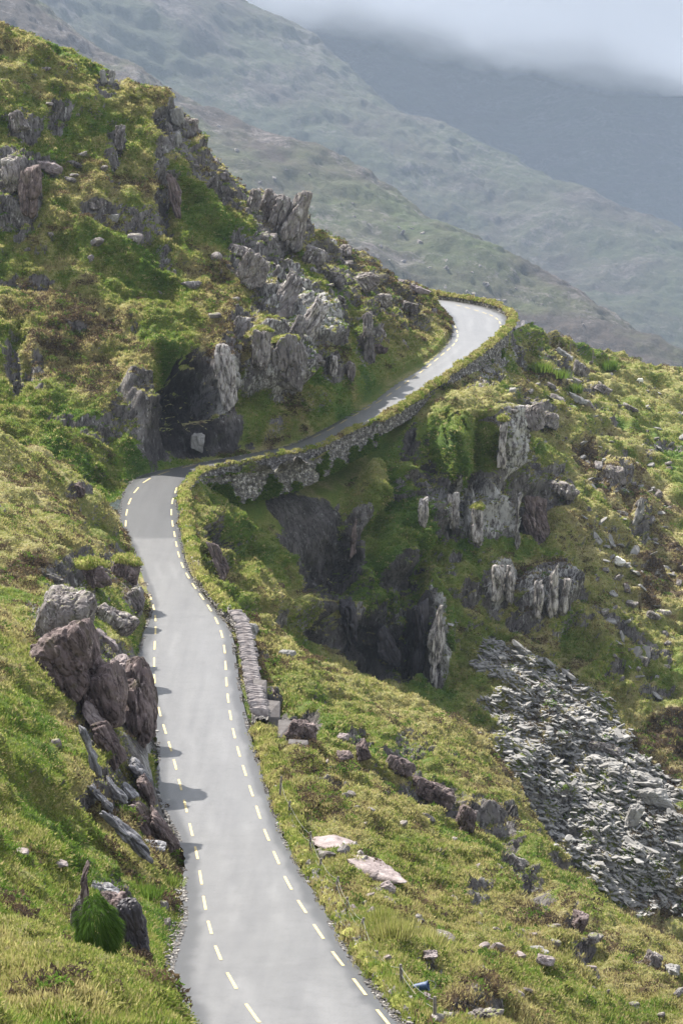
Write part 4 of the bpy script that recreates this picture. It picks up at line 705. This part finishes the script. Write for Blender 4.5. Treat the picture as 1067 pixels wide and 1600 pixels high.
def stone_mass(name, pts, sizes, mat, flat=.4, k=1):
    D_, Fc = ico(k); n_ = len(pts); Vs = np.repeat(D_[None], n_, 0) * rng.uniform(.75, 1.25, (n_, len(D_), 1))
    Vs = np.clip(Vs, -.62, .62); Vs = Vs * (sizes[:, None, None] * np.stack([rng.uniform(.7, 1.5, n_), rng.uniform(.6, 1., n_), rng.uniform(.5, 1.3, n_) * flat], 1)[:, None, :])
    a = rng.uniform(0, 6.28, n_); b_ = rng.normal(.25, .38, n_); ca, sa, cb, sb = np.cos(a), np.sin(a), np.cos(b_), np.sin(b_)
    x, y, z = Vs[..., 0], Vs[..., 1], Vs[..., 2]
    x, y = x * ca[:, None] - y * sa[:, None], x * sa[:, None] + y * ca[:, None]
    x, z = x * cb[:, None] + z * sb[:, None], -x * sb[:, None] + z * cb[:, None]
    Vs = np.stack([x, y, z], -1) + pts[:, None, :]
    Fa = (Fc[None] + (np.arange(n_) * len(D_))[:, None, None]).reshape(-1, 3)
    return mesh_np(name, Vs.reshape(-1, 3), Fa, M[mat], smooth=False)
S = SH['gully_side']; px, py, d = proj(S['P']); wbn = fbm(S['P'] / 5, 4, 77) * 48
i = np.nonzero(inpoly(px + wbn, py + wbn * .6, SCREE))[0]; i = rng.choice(i, 20000)
pp = S['P'][i] + rng.normal(0, .35, (len(i), 3)) * (1, 1, .25)
o = stone_mass('scree', pp, rng.gamma(1.5, .19, len(i)) + .12, 'scree stone', .26); tag(o, 'long tongue of small grey fallen stones down the right slope', 'scree', kind='stuff')
# far boulders on the near ridge
o = bpy.data.objects['near_ridge']; a = np.empty(len(o.data.vertices) * 3, np.float32); o.data.vertices.foreach_get('co', a); a = a.reshape(-1, 3); px, py, d = proj(a)
k = inpoly(px, py, [(330, 190), (560, 300), (760, 420), (1067, 590), (1067, 640), (700, 480), (400, 320)]) ; i = rng.choice(np.nonzero(k)[0], 150)
scatter(PR, a[i], 'far_boulder', 'tiny pale boulder on the hazy slope beyond the hairpin', 'boulder', 'boulders on the hazy slope', lambda i: rng.gamma(2., 1.) + .6)
# ------------------------------------------------------------------ walls along the right edge of the road
def sidx(s_): return s_ / (len(ST) - 1) * (NS - 1)
dens = np.linspace(0, NS - 1, 8000); RE = np.stack([np.interp(dens, np.arange(NS), Re[:, j]) for j in range(3)], 1)
OUT = Re - Le; OUT[:, 2] = 0; OUT /= np.linalg.norm(OUT, axis=1, keepdims=True); OUTd = np.stack([np.interp(dens, np.arange(NS), OUT[:, j]) for j in range(3)], 1)
def path(s0, s1, step):
    i0, i1 = [int(sidx(s_) / (NS - 1) * 7999) for s_ in (s0, s1)]; p = RE[i0:i1]; o_ = OUTd[i0:i1]
    L_ = np.r_[0, np.cumsum(np.linalg.norm(np.diff(p, axis=0), axis=1))]; t = np.arange(0, L_[-1], step)
    return np.stack([np.interp(t, L_, p[:, j]) for j in range(3)], 1), np.stack([np.interp(t, L_, o_[:, j]) for j in range(3)], 1), t
def sweep(name, s0, s1, prof, mat, step=.16, cell=(.55, .26), amp=.22, parent=None, lump=.0, taper=0, seed=0):
    """prof(t) -> list of (offset, height) from the inner foot over the top to the outer foot"""
    p, o_, t = path(s0, s1, step); pr = np.array([prof(u) for u in t / t[-1]])             # n,k,2
    k = pr.shape[1]; Pg = p[:, None, :] + o_[:, None, :] * pr[..., :1] + np.array([0, 0, 1.]) * pr[..., 1:]
    N = gnorm(Pg); c = Pg.mean(1, keepdims=True); N *= np.where(((Pg - c) * N).sum(2, keepdims=True) < 0, -1, 1)
    Q = Pg.reshape(-1, 3); UV = np.stack([np.repeat(t, k) / cell[0], np.tile(np.zeros(k), len(t)), np.zeros(len(Q))], 1)
    seg = np.linalg.norm(np.diff(pr, axis=1), axis=2).cumsum(1); seg = np.concatenate([np.zeros((len(pr), 1)), seg], 1); UV[:, 1] = seg.ravel() / cell[1]
    UV[:, 0] += .5 * np.floor(UV[:, 1])
    f1, f2, cid = worley(UV * (1, 1, 0) + (0, 0, .5 + seed), 21)
    h = amp * (cid - .5) - amp * .9 * np.exp(-(f2 - f1) * 7) + lump * fbm(Q / .9, 3, 5)
    endf = np.minimum(t, t[-1] - t) / max(taper, 1e-6) if taper else np.ones(len(t))
    Pg = Pg + N * h.reshape(len(t), k)[..., None]
    if taper: Pg[..., 2] = p[:, None, 2] - .3 + (Pg[..., 2] - p[:, None, 2] + .3) * np.clip(endf, .1, 1)[:, None]
    oo = mesh_np(name, Pg.reshape(-1, 3), grid_faces(len(t), k), M[mat], parent, None, False)
    return oo, Pg
def polyprof(pts, step=.13):
    pts = np.array(pts, float); out = []
    for a_, b_ in zip(pts[:-1], pts[1:]):
        m_ = max(1, int(np.ceil(np.linalg.norm(b_ - a_) / step))); out += [a_ + (b_ - a_) * j / m_ for j in range(m_)]
    return np.array(out + [pts[-1]])
CAPS = []; IVY = []
def wall(s0, s1, label, cat, hgt, th, drop, cap=None, off=.45, lean=.0, mat='wall stone', group=None, taper=0, lump=.05, seed=0, capover=0.15):
    p0 = path(s0, s1, 1.)[0][0]; root = empty('stone_wall', p0); tag(root, label, cat, group, 'thing')
    dm = max(drop(u) for u in np.linspace(0, 1, 9)) if callable(drop) else drop
    n_ = len(polyprof([(off, -.3), (off + .04, hgt), (off + th, hgt), (off + th + lean * dm, -dm)]))
    def pf(u):
        d_ = drop(u) if callable(drop) else drop
        q = polyprof([(off, -.3), (off + .04, hgt), (off + th, hgt), (off + th + lean * dm, -dm)]).copy()
        q[:, 1] = np.where(q[:, 1] < 0, q[:, 1] * np.where(q[:, 0] > off + th * .6, d_ / dm, 1), q[:, 1]); return q
    b_, _ = sweep('wall_body', s0, s1, pf, mat, parent=root, lump=lump, taper=taper, seed=seed); b_.matrix_parent_inverse = Matrix.Translation(root.location).inverted()
    if dm > 3.5:
        Q_ = _.reshape(-1, 3); k_ = _.shape[1]; hh_ = np.tile(np.linspace(0, 1, k_), len(_)); nv_ = fbm(Q_ / 2.6, 3, 515); sel = np.nonzero((hh_ > .45) & (nv_ + (hh_ - .8) * 1.6 > .22))[0]
        if len(sel): sel = rng.choice(sel, min(5200, 3 * len(sel))); IVY.append(Q_[sel])
    if cap:
        ch, cw = cap
        def cf(u):
            a_ = np.linspace(0, math.pi, 13); w_ = .85 + .4 * math.sin(u * 43) * math.sin(u * 91 + 1) + .2 * math.sin(u * 17)
            return np.stack([off + th / 2 - np.cos(a_) * (th / 2 + cw * w_), hgt - .12 + np.sin(a_) * ch * w_ - capover * (np.abs(np.cos(a_)) > .9)], 1)
        c_, Pg = sweep('turf_cap', s0, s1, cf, 'turf', cell=(1.1, .8), amp=.2, parent=root, lump=.5, taper=taper, seed=seed); c_.matrix_parent_inverse = Matrix.Translation(root.location).inverted()
        CAPS.append(Pg.reshape(-1, 3))
    return root
wall(16.7, 23.7, 'low dry stone wall with a thick cap of yellow turf round the bend', 'stone wall', .85, .8, 2.2, (.22, .06), seed=1)
wB = wall(12.8, 16.7, 'bare dry stone wall with a row of slanted coping stones', 'stone wall', .62, 1.2, 1.6, None, seed=2)
wall(9.2, 12.8, 'low crumbling wall buried under yellow grass above the concrete buttresses', 'stone wall', .5, .8, 1.4, (.24, .2), seed=3, taper=2, lump=.15)
wall(3.2, 9.2, 'ruined knee high line of loose stones beside the near road', 'stone wall', .34, .5, 1.0, (.10, .0), seed=4, taper=2, lump=.2, off=.3)
wall(23.7, 29.8, 'tall grey retaining wall of dry stone carrying the road above the ivy cliff', 'retaining wall', .85, .62, lambda u: 4.2 + .8 * math.sin(u * 5), (.09, .03), lean=.07, seed=5, capover=.05)
wall(29.8, 32.6, 'short turf covered wall beside the grassy mesa', 'stone wall', .6, .7, 2.0, (.4, .4), seed=6)
wall(32.6, 37.4, 'high retaining wall with mossy turf on top leading up to the hairpin', 'retaining wall', .95, .8, lambda u: 5.5 + 1.2 * math.sin(u * 4), (.3, .18), lean=.06, seed=7)
wall(37.4, 41.6, 'mossy roadside wall round the outside of the hairpin against the hazy slope', 'stone wall', 1.15, .7, 2.5, (.3, .16), seed=8, lump=.12)
p, o_, t = path(12.9, 16.65, 1.); L_ = t[-1]; p, o_, t = path(12.9, 16.65, L_ / 96)
cop = protos(6, 'coping stone', (.26, 1.45, .62), 700, sharp=20, rough=.04)
for i in range(min(97, len(p))):
    o = cop[i % 6].copy(); o.name = 'coping_stone'; col.objects.link(o); q = p[i] + o_[i] * 1.05 + np.array([0, 0, .80 + rng.normal(0, .03)])
    o.parent = wB; o.location = Vector(q) - wB.location; o.rotation_euler = (.0, 0, 0)
    T = np.array([o_[i][1], -o_[i][0], 0]); ang = math.atan2(o_[i][1], o_[i][0]) - math.pi / 2
    o.rotation_euler = (rng.normal(0, .06), -.5 + rng.normal(0, .2), ang + rng.normal(0, .14)); o.scale = (rng.uniform(.5, .95), rng.uniform(.8, 1.1), rng.uniform(.65, 1.15))
# concrete buttresses under the wall
for i, (x, y, wp, hp, dD, lb) in enumerate([(395, 1100, 20, 58, 1, 'uppermost sloping concrete buttress against the outer side of the coped wall'), (416, 1135, 20, 62, 2, 'second concrete buttress from the top below the coped wall'),
                                          (436, 1168, 24, 66, 2, 'third concrete buttress with a dark mossy top below the road'), (455, 1195, 30, 58, 2, 'lowest and widest concrete block beside the first leaning fence post')]):
    x += 12; D_ = 207.5 - i * 5 + dD; m_ = D_ / F; w_, h_ = wp * m_, hp * m_; b_ = bmesh.new()
    c0 = at(x, y, D_); vs = [(-w_ / 2, -1.4, -h_ / 2 - .6), (w_ / 2, -.9, -h_ / 2 - .6), (w_ / 2, 1.6, -h_ / 2 - .6), (-w_ / 2, 1.6, -h_ / 2 - .6), (-w_ / 2 - .1, -.9, h_ / 2 - .6), (w_ / 2, -.3, h_ / 2 - .8), (w_ / 2, 1.6, h_ / 2 + .2), (-w_ / 2 - .1, 1.6, h_ / 2 + .3)]
    vv = [b_.verts.new(v_) for v_ in vs]
    for f in [(0, 1, 5, 4), (1, 2, 6, 5), (2, 3, 7, 6), (3, 0, 4, 7), (4, 5, 6, 7), (3, 2, 1, 0)]: b_.faces.new([vv[j] for j in f])
    bmesh.ops.bevel(b_, geom=b_.edges[:], offset=.05, segments=2, affect='EDGES'); me = bpy.data.meshes.new('concrete_buttress'); b_.to_mesh(me); b_.free(); me.materials.append(M['concrete'])
    o = bpy.data.objects.new('concrete_buttress', me); o.location = [float(v_) for v_ in c0]; col.objects.link(o); tag(o, lb, 'concrete block')
# ------------------------------------------------------------------ fences
def post(px, py, hm, lean, label, group, r_=.085, foot=None):
    b0 = at(px, py, foot) if foot else pick(px, py); b_ = bmesh.new()
    bmesh.ops.create_cone(b_, cap_ends=True, segments=8, radius1=r_ * 1.1, radius2=r_ * .85, depth=hm + .4); bmesh.ops.translate(b_, vec=(0, 0, hm / 2 - .2), verts=b_.verts)
    bmesh.ops.bevel(b_, geom=[e for e in b_.edges if e.calc_face_angle(0) > 1], offset=.012, segments=1, affect='EDGES')
    me = bpy.data.meshes.new('fence_post'); b_.to_mesh(me); b_.free(); me.materials.append(M['weathered wood'])
    o = bpy.data.objects.new('fence_post', me); o.location = [float(v_) for v_ in b0]; o.rotation_euler = (0, R(lean), 0); col.objects.link(o); tag(o, label, 'fence post', group)
    tip = b0 + np.array([math.sin(R(lean)) * hm, 0, math.cos(R(lean)) * hm]); return b0, tip
gp = 'old fence posts beside the near road'
NPOST = [(433, 1272, 66, 5, 'first and tallest leaning fence post below the concrete blocks'), (447, 1290, 44, 6, 'second fence post just right of the tallest one'), (484, 1330, 34, 3, 'thin fence post above the smooth pink slab'),
         (499, 1370, 32, 6, 'fence post left of the lower end of the pink slab'), (523, 1392, 28, 12, 'fence post leaning right below the pink slab'), (541, 1425, 28, 2, 'short post in the tall pale grass below the pink slab'),
         (560, 1462, 32, 18, 'strongly leaning post beside the tumbled stones'), (588, 1510, 28, -3, 'thin post behind the grey roadside boulder'), (628, 1538, 34, -4, 'post beside the blue plastic object'), (678, 1594, 40, 0, 'lowest fence post at the bottom of the picture')]
tips = [post(x, y, hp * pick(x, y)[1] / F, ln, lb, gp) for x, y, hp, ln, lb in NPOST]
gf = 'far fence posts on the skyline'
ftips = [post(x, y, 2.0, 0, lb, gf, .09) for x, y, lb in [(871, 547, 'leftmost pale fence post on the right skyline'), (890, 552, 'second pale fence post from the left on the right skyline'), (926, 562, 'short third fence post on the right skyline'), (953, 572, 'rightmost pale fence post by the rush clump on the skyline')]]
def wire(a_, b_, f, label, group):
    A_, B_ = [q[0] + (q[1] - q[0]) * f for q in (a_, b_)]; V_ = []; Fc = []; n_ = 10; d_ = (B_ - A_) / np.linalg.norm(B_ - A_); s_ = np.cross(d_, (0, 0, 1)); s_ /= np.linalg.norm(s_); u_ = np.cross(s_, d_)
    for i in range(n_ + 1):
        c = A_ + (B_ - A_) * i / n_ - np.array([0, 0, .25 * math.sin(math.pi * i / n_)])
        for j in range(4): V_.append(c + (s_ * math.cos(j * 1.571) + u_ * math.sin(j * 1.571)) * .008)
    for i in range(n_):
        for j in range(4): Fc.append((i * 4 + j, i * 4 + (j + 1) % 4, i * 4 + 4 + (j + 1) % 4, i * 4 + 4 + j))
    o = mesh_np('fence_wire', V_, Fc, M['wire']); tag(o, label, 'wire', group)
for i in range(len(tips) - 1):
    for f in (.85, .5): wire(tips[i], tips[i + 1], f, 'thin sagging wire strung between the old posts beside the near road', 'wires of the near fence')
# ------------------------------------------------------------------ sheep
def skin_body(name, J, E, Rd, mat):
    me = bpy.data.meshes.new(name); me.from_pydata(J, E, []); me.update(); o = bpy.data.objects.new(name, me); col.objects.link(o); me.materials.append(mat)
    o.modifiers.new('skin', 'SKIN'); sv = me.skin_vertices[0].data
    for i, r_ in enumerate(Rd): sv[i].radius = (r_, r_)
    sv[0].use_root = True; o.modifiers.new('sub', 'SUBSURF').levels = 2; o.modifiers['sub'].render_levels = 2
    for f in me.polygons: f.use_smooth = True
    return o
J = [(0, 0, .72), (.32, 0, .74), (-.34, 0, .72), (.55, 0, .82), (.70, 0, .70), (.84, 0, .56), (.30, .14, .40), (.30, .14, .05), (.30, -.14, .40), (.36, -.14, .05), (-.34, .14, .40), (-.36, .14, .05), (-.34, -.14, .40), (-.30, -.14, .05), (-.52, 0, .62), (.68, .13, .76), (.68, -.13, .76)]
E = [(0, 1), (0, 2), (1, 3), (3, 4), (4, 5), (1, 6), (6, 7), (1, 8), (8, 9), (2, 10), (10, 11), (2, 12), (12, 13), (2, 14), (4, 15), (4, 16)]
sh = skin_body('sheep', J, E, [.31, .28, .28, .16, .11, .06, .09, .045, .09, .045, .10, .045, .10, .045, .07, .03, .03], M['wool'])
q = pick(1000, 597); sh.location = [float(v_) for v_ in q]; sh.location.z += -.03; sh.rotation_euler = (0, 0, R(200)); sh.scale = (1.05,) * 3
tag(sh, 'white woolly sheep grazing on the bright grass of the right skyline', 'sheep')
# blue plastic tub half hidden in the grass
q = pick(652, 1552); b_ = bmesh.new(); prof_ = [(.0, -.02), (.12, -.02), (.135, 0), (.19, .34), (.205, .36), (.205, .385), (.18, .385), (.175, .36), (.12, .02), (0, .02)]
rings = [[b_.verts.new((r_ * math.cos(a_ * math.pi / 10), r_ * math.sin(a_ * math.pi / 10), z_)) for a_ in range(20)] for r_, z_ in prof_ if r_ > 0]
for a_, c_ in zip(rings[:-1], rings[1:]):
    for j in range(20): b_.faces.new((a_[j], a_[(j + 1) % 20], c_[(j + 1) % 20], c_[j]))
b_.faces.new(rings[0][::-1]); b_.faces.new(rings[-1])
me = bpy.data.meshes.new('bucket'); b_.to_mesh(me); b_.free(); me.materials.append(M['blue plastic']); o = bpy.data.objects.new('plastic_bucket', me); col.objects.link(o)
def tube_(name, pts, r_, mat, parent):
    V_ = []; Fc = []; pts = [Vector(p_) for p_ in pts]
    for i_, p_ in enumerate(pts):
        d_ = (pts[min(i_ + 1, len(pts) - 1)] - pts[max(i_ - 1, 0)]).normalized(); a_ = d_.orthogonal().normalized(); c_ = d_.cross(a_)
        V_ += [p_ + (a_ * math.cos(k_ * math.pi / 3) + c_ * math.sin(k_ * math.pi / 3)) * r_ for k_ in range(6)]
    for i_ in range(len(pts) - 1):
        for k_ in range(6): Fc.append((i_ * 6 + k_, i_ * 6 + (k_ + 1) % 6, i_ * 6 + 6 + (k_ + 1) % 6, i_ * 6 + 6 + k_))
    return mesh_np(name, V_, Fc, M[mat], parent)
tube_('rim', [(.21 * math.cos(a_ * math.pi / 12), .21 * math.sin(a_ * math.pi / 12), .375) for a_ in range(25)], .014, 'blue plastic', o)
tube_('handle', [(.215 * math.cos(a_ * math.pi / 12), .05, .37 + .2 * math.sin(a_ * math.pi / 12)) for a_ in range(13)], .008, 'wire', o)
o.location = [float(v_) for v_ in q + np.array([-.2, 0, .3])]; o.rotation_euler = (R(20), R(78), R(10)); o.scale = (1.15, 1.15, 1.9); tag(o, 'dark blue plastic container lying in the grass between two fence posts', 'bucket')
# ------------------------------------------------------------------ grass, rushes and heather
def blades(name, B, N, tone, hgt, nb, mat, spread=.16, wid=.014, droop=.5, lumv=None):
    n_ = len(B); D_ = B[:, 1]
    b0 = np.repeat(B, nb, 0); NN = np.repeat(N, nb, 0); hh = np.repeat(hgt, nb) * rng.uniform(.55, 1.15, n_ * nb)
    b0 = b0 + rng.normal(0, 1, (n_ * nb, 3)) * (spread * np.array([1, 1, .35]))
    d_ = np.array([0, 0, 1.]) * .85 + NN * .5 + rng.normal(0, .38, (n_ * nb, 3)); d_ /= np.linalg.norm(d_, axis=1, keepdims=True)
    steep = ss(.6, .15, NN[:, 2])[:, None]; d_ = d_ * (1 - steep * .7) + steep * (NN * .8 + np.array([0, 0, -.55])) * .9
    sd_ = rng.normal(0, 1, (n_ * nb, 3)) * (1, 1, .3); sd_ = np.cross(sd_, d_); sd_ /= np.linalg.norm(sd_, axis=1, keepdims=True) + 1e-6
    w_ = (wid + .00021 * np.repeat(D_, nb))[:, None] * rng.uniform(.6, 1.3, (n_ * nb, 1))
    tip = b0 + d_ * hh[:, None]; b1 = b0 - NN * .06
    V_ = np.stack([b1 - sd_ * w_, b1 + sd_ * w_, tip], 1).reshape(-1, 3)
    Fc = np.arange(len(V_)).reshape(-1, 3)
    lum = np.repeat(rng.uniform(0, 1, n_), nb) * .6 + rng.uniform(0, .4, n_ * nb)
    t_ = np.clip(np.repeat(tone, nb) + rng.normal(0, .05, n_ * nb), 0, 1)
    o_ = mesh_np(name, V_, Fc, M[mat], None, {'tone': np.repeat(t_, 3), 'lum': np.repeat(lum, 3)}, smooth=False); return o_
GB = []; HB = []
for k_, cnt, hs in (('hillside', 80000, 1.15), ('gully_side', 90000, 1.1), ('lower_slope', 85000, .8), ('near_bank', 80000, .6)):
    S = SH[k_]; px, py, d = proj(S['P']); fac = -(S['N'] * (S['P'] - (0, 0, CAMZ)) / np.linalg.norm(S['P'] - (0, 0, CAMZ), axis=1, keepdims=True)).sum(1)
    ok = (px > -70) & (px < 1140) & (py > -60) & (py < 1680) & (fac > -.25) & (S['rd'] > .08) & (S['rock'] < .56) & ((S['wet'] < .7) | (S['rock'] < .3))
    nu_ = S['nu']; Gq = S['P'].reshape(-1, nu_, 3); ar = np.zeros((S['nv'], nu_)); ar[:-1, :-1] = np.linalg.norm(np.cross(Gq[1:, :-1] - Gq[:-1, :-1], Gq[:-1, 1:] - Gq[:-1, :-1]), axis=2)
    wt = ok * ar.ravel() * (np.clip(fac, 0, 1) + .25) / np.maximum(d, 40) ** 2; wt = wt / wt.sum(); i = rng.choice(len(wt), cnt, p=wt); uu, vv_ = rng.random((cnt, 1)), rng.random((cnt, 1))
    B = S['P'][i] * (1 - uu) * (1 - vv_) + S['P'][i + 1] * uu * (1 - vv_) + S['P'][i + nu_] * (1 - uu) * vv_ + S['P'][i + nu_ + 1] * uu * vv_; t_ = S['tone'][i] + rng.normal(0, .07, cnt)
    nf = fbm(B / 2.2, 3, 301); t_ = t_ + .16 * nf; drop_ = rng.random(cnt) < .12; drop_ |= (rng.random(cnt) < .16) & (k_ == 'lower_slope'); t_ = np.where(drop_, .73, t_)
    hg = rng.uniform(.12, .34, cnt) * hs * (.55 + .45 * ss(-.3, .4, fbm(B / 6, 3, 707))) * (1 + .7 * np.clip(nf, 0, 1)) * ss(-.3, 1.2, S['rd'][i])
    GB.append((B, S['N'][i], t_, hg))
    kk = ok & (S['tone'] + .35 * fbm(S['P'] / 2.5, 3, 333) > .70) & (S['N'][:, 2] > .25); j = np.nonzero(kk)[0]
    if len(j): j = rng.choice(j, min(len(j), {'hillside': 4500, 'gully_side': 2600, 'lower_slope': 2400, 'near_bank': 2000}[k_])); HB.append((S['P'][j], S['N'][j], hs))
for P_ in CAPS:
    n_ = min(len(P_), 2600); i = rng.choice(len(P_), n_); GB.append((P_[i], np.repeat([[0, 0, 1.]], n_, 0) + rng.normal(0, .2, (n_, 3)), np.clip(.56 + .34 * fbm(P_[i] / 2.3, 3, 404) + rng.normal(0, .07, n_), 0, .95), rng.uniform(.08, .26, n_)))
bpy.context.view_layer.update()
for o_, tc in CAPV:
    me_ = np.array([v_.co[:] for v_ in tc.data.vertices]); mw = np.array(o_.matrix_world @ tc.matrix_local); W_ = me_ @ mw[:3, :3].T + mw[:3, 3]; W_ = W_[me_[:, 2] > np.percentile(me_[:, 2], 35)]; n_ = 260; i = rng.choice(len(W_), n_)
    GB.append((W_[i], np.repeat([[0, -.2, 1.]], n_, 0), rng.normal(.5, .14, n_), rng.uniform(.12, .3, n_)))
for P_ in IVY: n_ = len(P_); GB.append((P_, np.repeat([[.45, -.9, .05]], n_, 0), rng.normal(.22, .12, n_), rng.uniform(.2, .5, n_)))
B = np.concatenate([g[0] for g in GB]); N_ = np.concatenate([g[1] for g in GB]); T_ = np.concatenate([g[2] for g in GB]); H_ = np.concatenate([g[3] for g in GB])
o = blades('grass', B, N_, np.clip(T_, .03, .92), H_, 7, 'grass blades'); tag(o, 'tussocky green and straw coloured moor grass over all the slopes', 'grass', kind='stuff')
# heather cushions
HP = []; HT = []; HL = []
for P_, N_, hs in HB:
    n_ = len(P_); r_ = rng.uniform(.3, .85, n_) * (.45 + .55 * hs); nl = 64; u = rng.normal(0, 1, (n_, nl, 3)); u /= np.linalg.norm(u, axis=2, keepdims=True); u[..., 2] = np.abs(u[..., 2])
    c = P_[:, None, :] + u * r_[:, None, None] * np.array([1, 1, .75]) * rng.uniform(.8, 1.05, (n_, nl, 1)) - N_[:, None, :] * .1
    s_ = (r_ * .105 + .016)[:, None, None]; a_ = rng.normal(0, 1, (n_, nl, 3)) * s_; b_ = rng.normal(0, 1, (n_, nl, 3)) * s_
    HP.append(np.stack([c - a_ * .6, c + a_ * .6 + b_ * .2, c + b_ + u * s_], 2).reshape(-1, 3))
    tn = np.where(rng.random(n_) < .72, rng.uniform(.84, 1., n_), rng.uniform(.05, .3, n_)); HT.append(np.repeat(tn, nl * 3)); HL.append(np.repeat(rng.uniform(0, .7, n_ * nl), 3))
HP = np.concatenate(HP); o = mesh_np('heather', HP, np.arange(len(HP)).reshape(-1, 3), M['heather sprigs'], None, {'tone': np.concatenate(HT), 'lum': np.concatenate(HL)}, smooth=False)
tag(o, 'brown and dark green cushions of heather between the rocks', 'heather', kind='stuff')
# rush clumps and the round fern tuft, each one a plant
def clump(px, py, hm, rad, n_, tone, label, cat='grass clump', name='rush_clump', foot=None, group=None, droop=.0):
    c = pick(px, py); B = c + np.stack([rng.normal(0, rad, n_), rng.normal(0, rad, n_), rng.uniform(-.05, .1, n_)], 1); D_ = c[1]
    lean = (B - c) * (.35 + droop) + rng.normal(0, .12 * hm, (n_, 3)); tip = B + lean * .8 + np.array([0, 0, 1.]) * (hm * rng.uniform(.6, 1.1, n_))[:, None]; tip[:, 2] -= droop * hm * .4
    sd_ = rng.normal(0, 1, (n_, 3)) * (1, 1, 0); sd_ /= np.linalg.norm(sd_, axis=1, keepdims=True); w_ = .018 + .00013 * D_
    V_ = np.stack([B - sd_ * w_, B + sd_ * w_, tip], 1).reshape(-1, 3); o = mesh_np(name, V_ - c, np.arange(len(V_)).reshape(-1, 3), M['grass blades'], None, {'tone': np.repeat(np.clip(rng.normal(tone, .06, n_), 0, 1), 3), 'lum': np.repeat(rng.uniform(0, .9, n_), 3)}, smooth=False)
    o.location = [float(v_) for v_ in c]; tag(o, label, cat, group)
clump(955, 575, 1.9, .6, 500, .2, 'dark rush clump on the right skyline beside the rightmost far post')
clump(898, 612, 1.8, .5, 350, .3, 'rush clump on the upper right slope below the grey rounded rock')
clump(870, 588, 1.6, .8, 400, .28, 'rush clump under the skyline rocks right of the hairpin wall')
clump(840, 580, 1.8, .9, 500, .3, 'wide rush clump at the foot of the hairpin wall')
clump(615, 1462, .9, .5, 600, .55, 'tall pale grass clump right of the tumbled roadside stones')
clump(655, 1478, .8, .6, 600, .6, 'wide straw coloured grass clump below the smooth pink slab')
clump(598, 1440, .8, .4, 400, .5, 'green grass clump just below the small pink slab')
clump(230, 1400, .6, .4, 500, .25, 'bright green grass clump on the bank above the black slab')
clump(262, 1380, .45, .35, 500, .35, 'green grass clump hanging at the road edge beside the cutting')
c = at(152, 1445, pick(152, 1482)[1] - 2.2); n_ = 5000; u = rng.normal(0, 1, (n_, 3)); u /= np.linalg.norm(u, axis=1, keepdims=True); m_ = c[1] / F
u = u * (1 + .28 * fbm(u * 2.1 + 3, 3, 44))[:, None]
B = u * np.array([29 * m_, .6, 50 * m_]); tip = B + u * .22 + np.array([0.05, 0, -.42]) * rng.uniform(.4, 1, (n_, 1)); sd_ = np.cross(u, rng.normal(0, 1, (n_, 3))); sd_ /= np.linalg.norm(sd_, axis=1, keepdims=True)
V_ = np.stack([B - sd_ * .022, B + sd_ * .022, tip], 1).reshape(-1, 3); o = mesh_np('hanging_grass', V_, np.arange(len(V_)).reshape(-1, 3), M['grass blades'], None, {'tone': np.repeat(rng.uniform(.0, .12, n_), 3), 'lum': np.repeat(rng.uniform(0, .9, n_), 3)}, smooth=False)
o.location = [float(v_) for v_ in c]; tag(o, 'rounded dark green tuft of hanging grass in the lower left rock hollow', 'grass tuft')
# loose gravel along the road edges
ge = []
for Ed, sg in ((Le, -1), (Re, 1)):
    n_ = 9000; f_ = rng.uniform(20, NS - 60, n_); i_ = f_.astype(int); fr = (f_ - i_)[:, None]; q = Ed[i_] * (1 - fr) + Ed[i_ + 1] * fr
    L_ = np.linalg.norm(Ed[i_ + 1] - Ed[i_], axis=1); q = q + OUT[i_] * sg * (rng.gamma(1.3, .16, n_) - .22)[:, None]; keep = (rng.random(n_) < np.clip(L_ / L_.max() * 2, .2, 1)) & (fbm(q / 2.5, 3, 909) > -.15); ge.append(q[keep] + (0, 0, .02))
ge = np.concatenate(ge); o = stone_mass('gravel', ge, rng.gamma(2., .022, len(ge)) + .025, 'wall stone', .6); tag(o, 'loose gravel and grit along both edges of the road', 'gravel', kind='stuff')
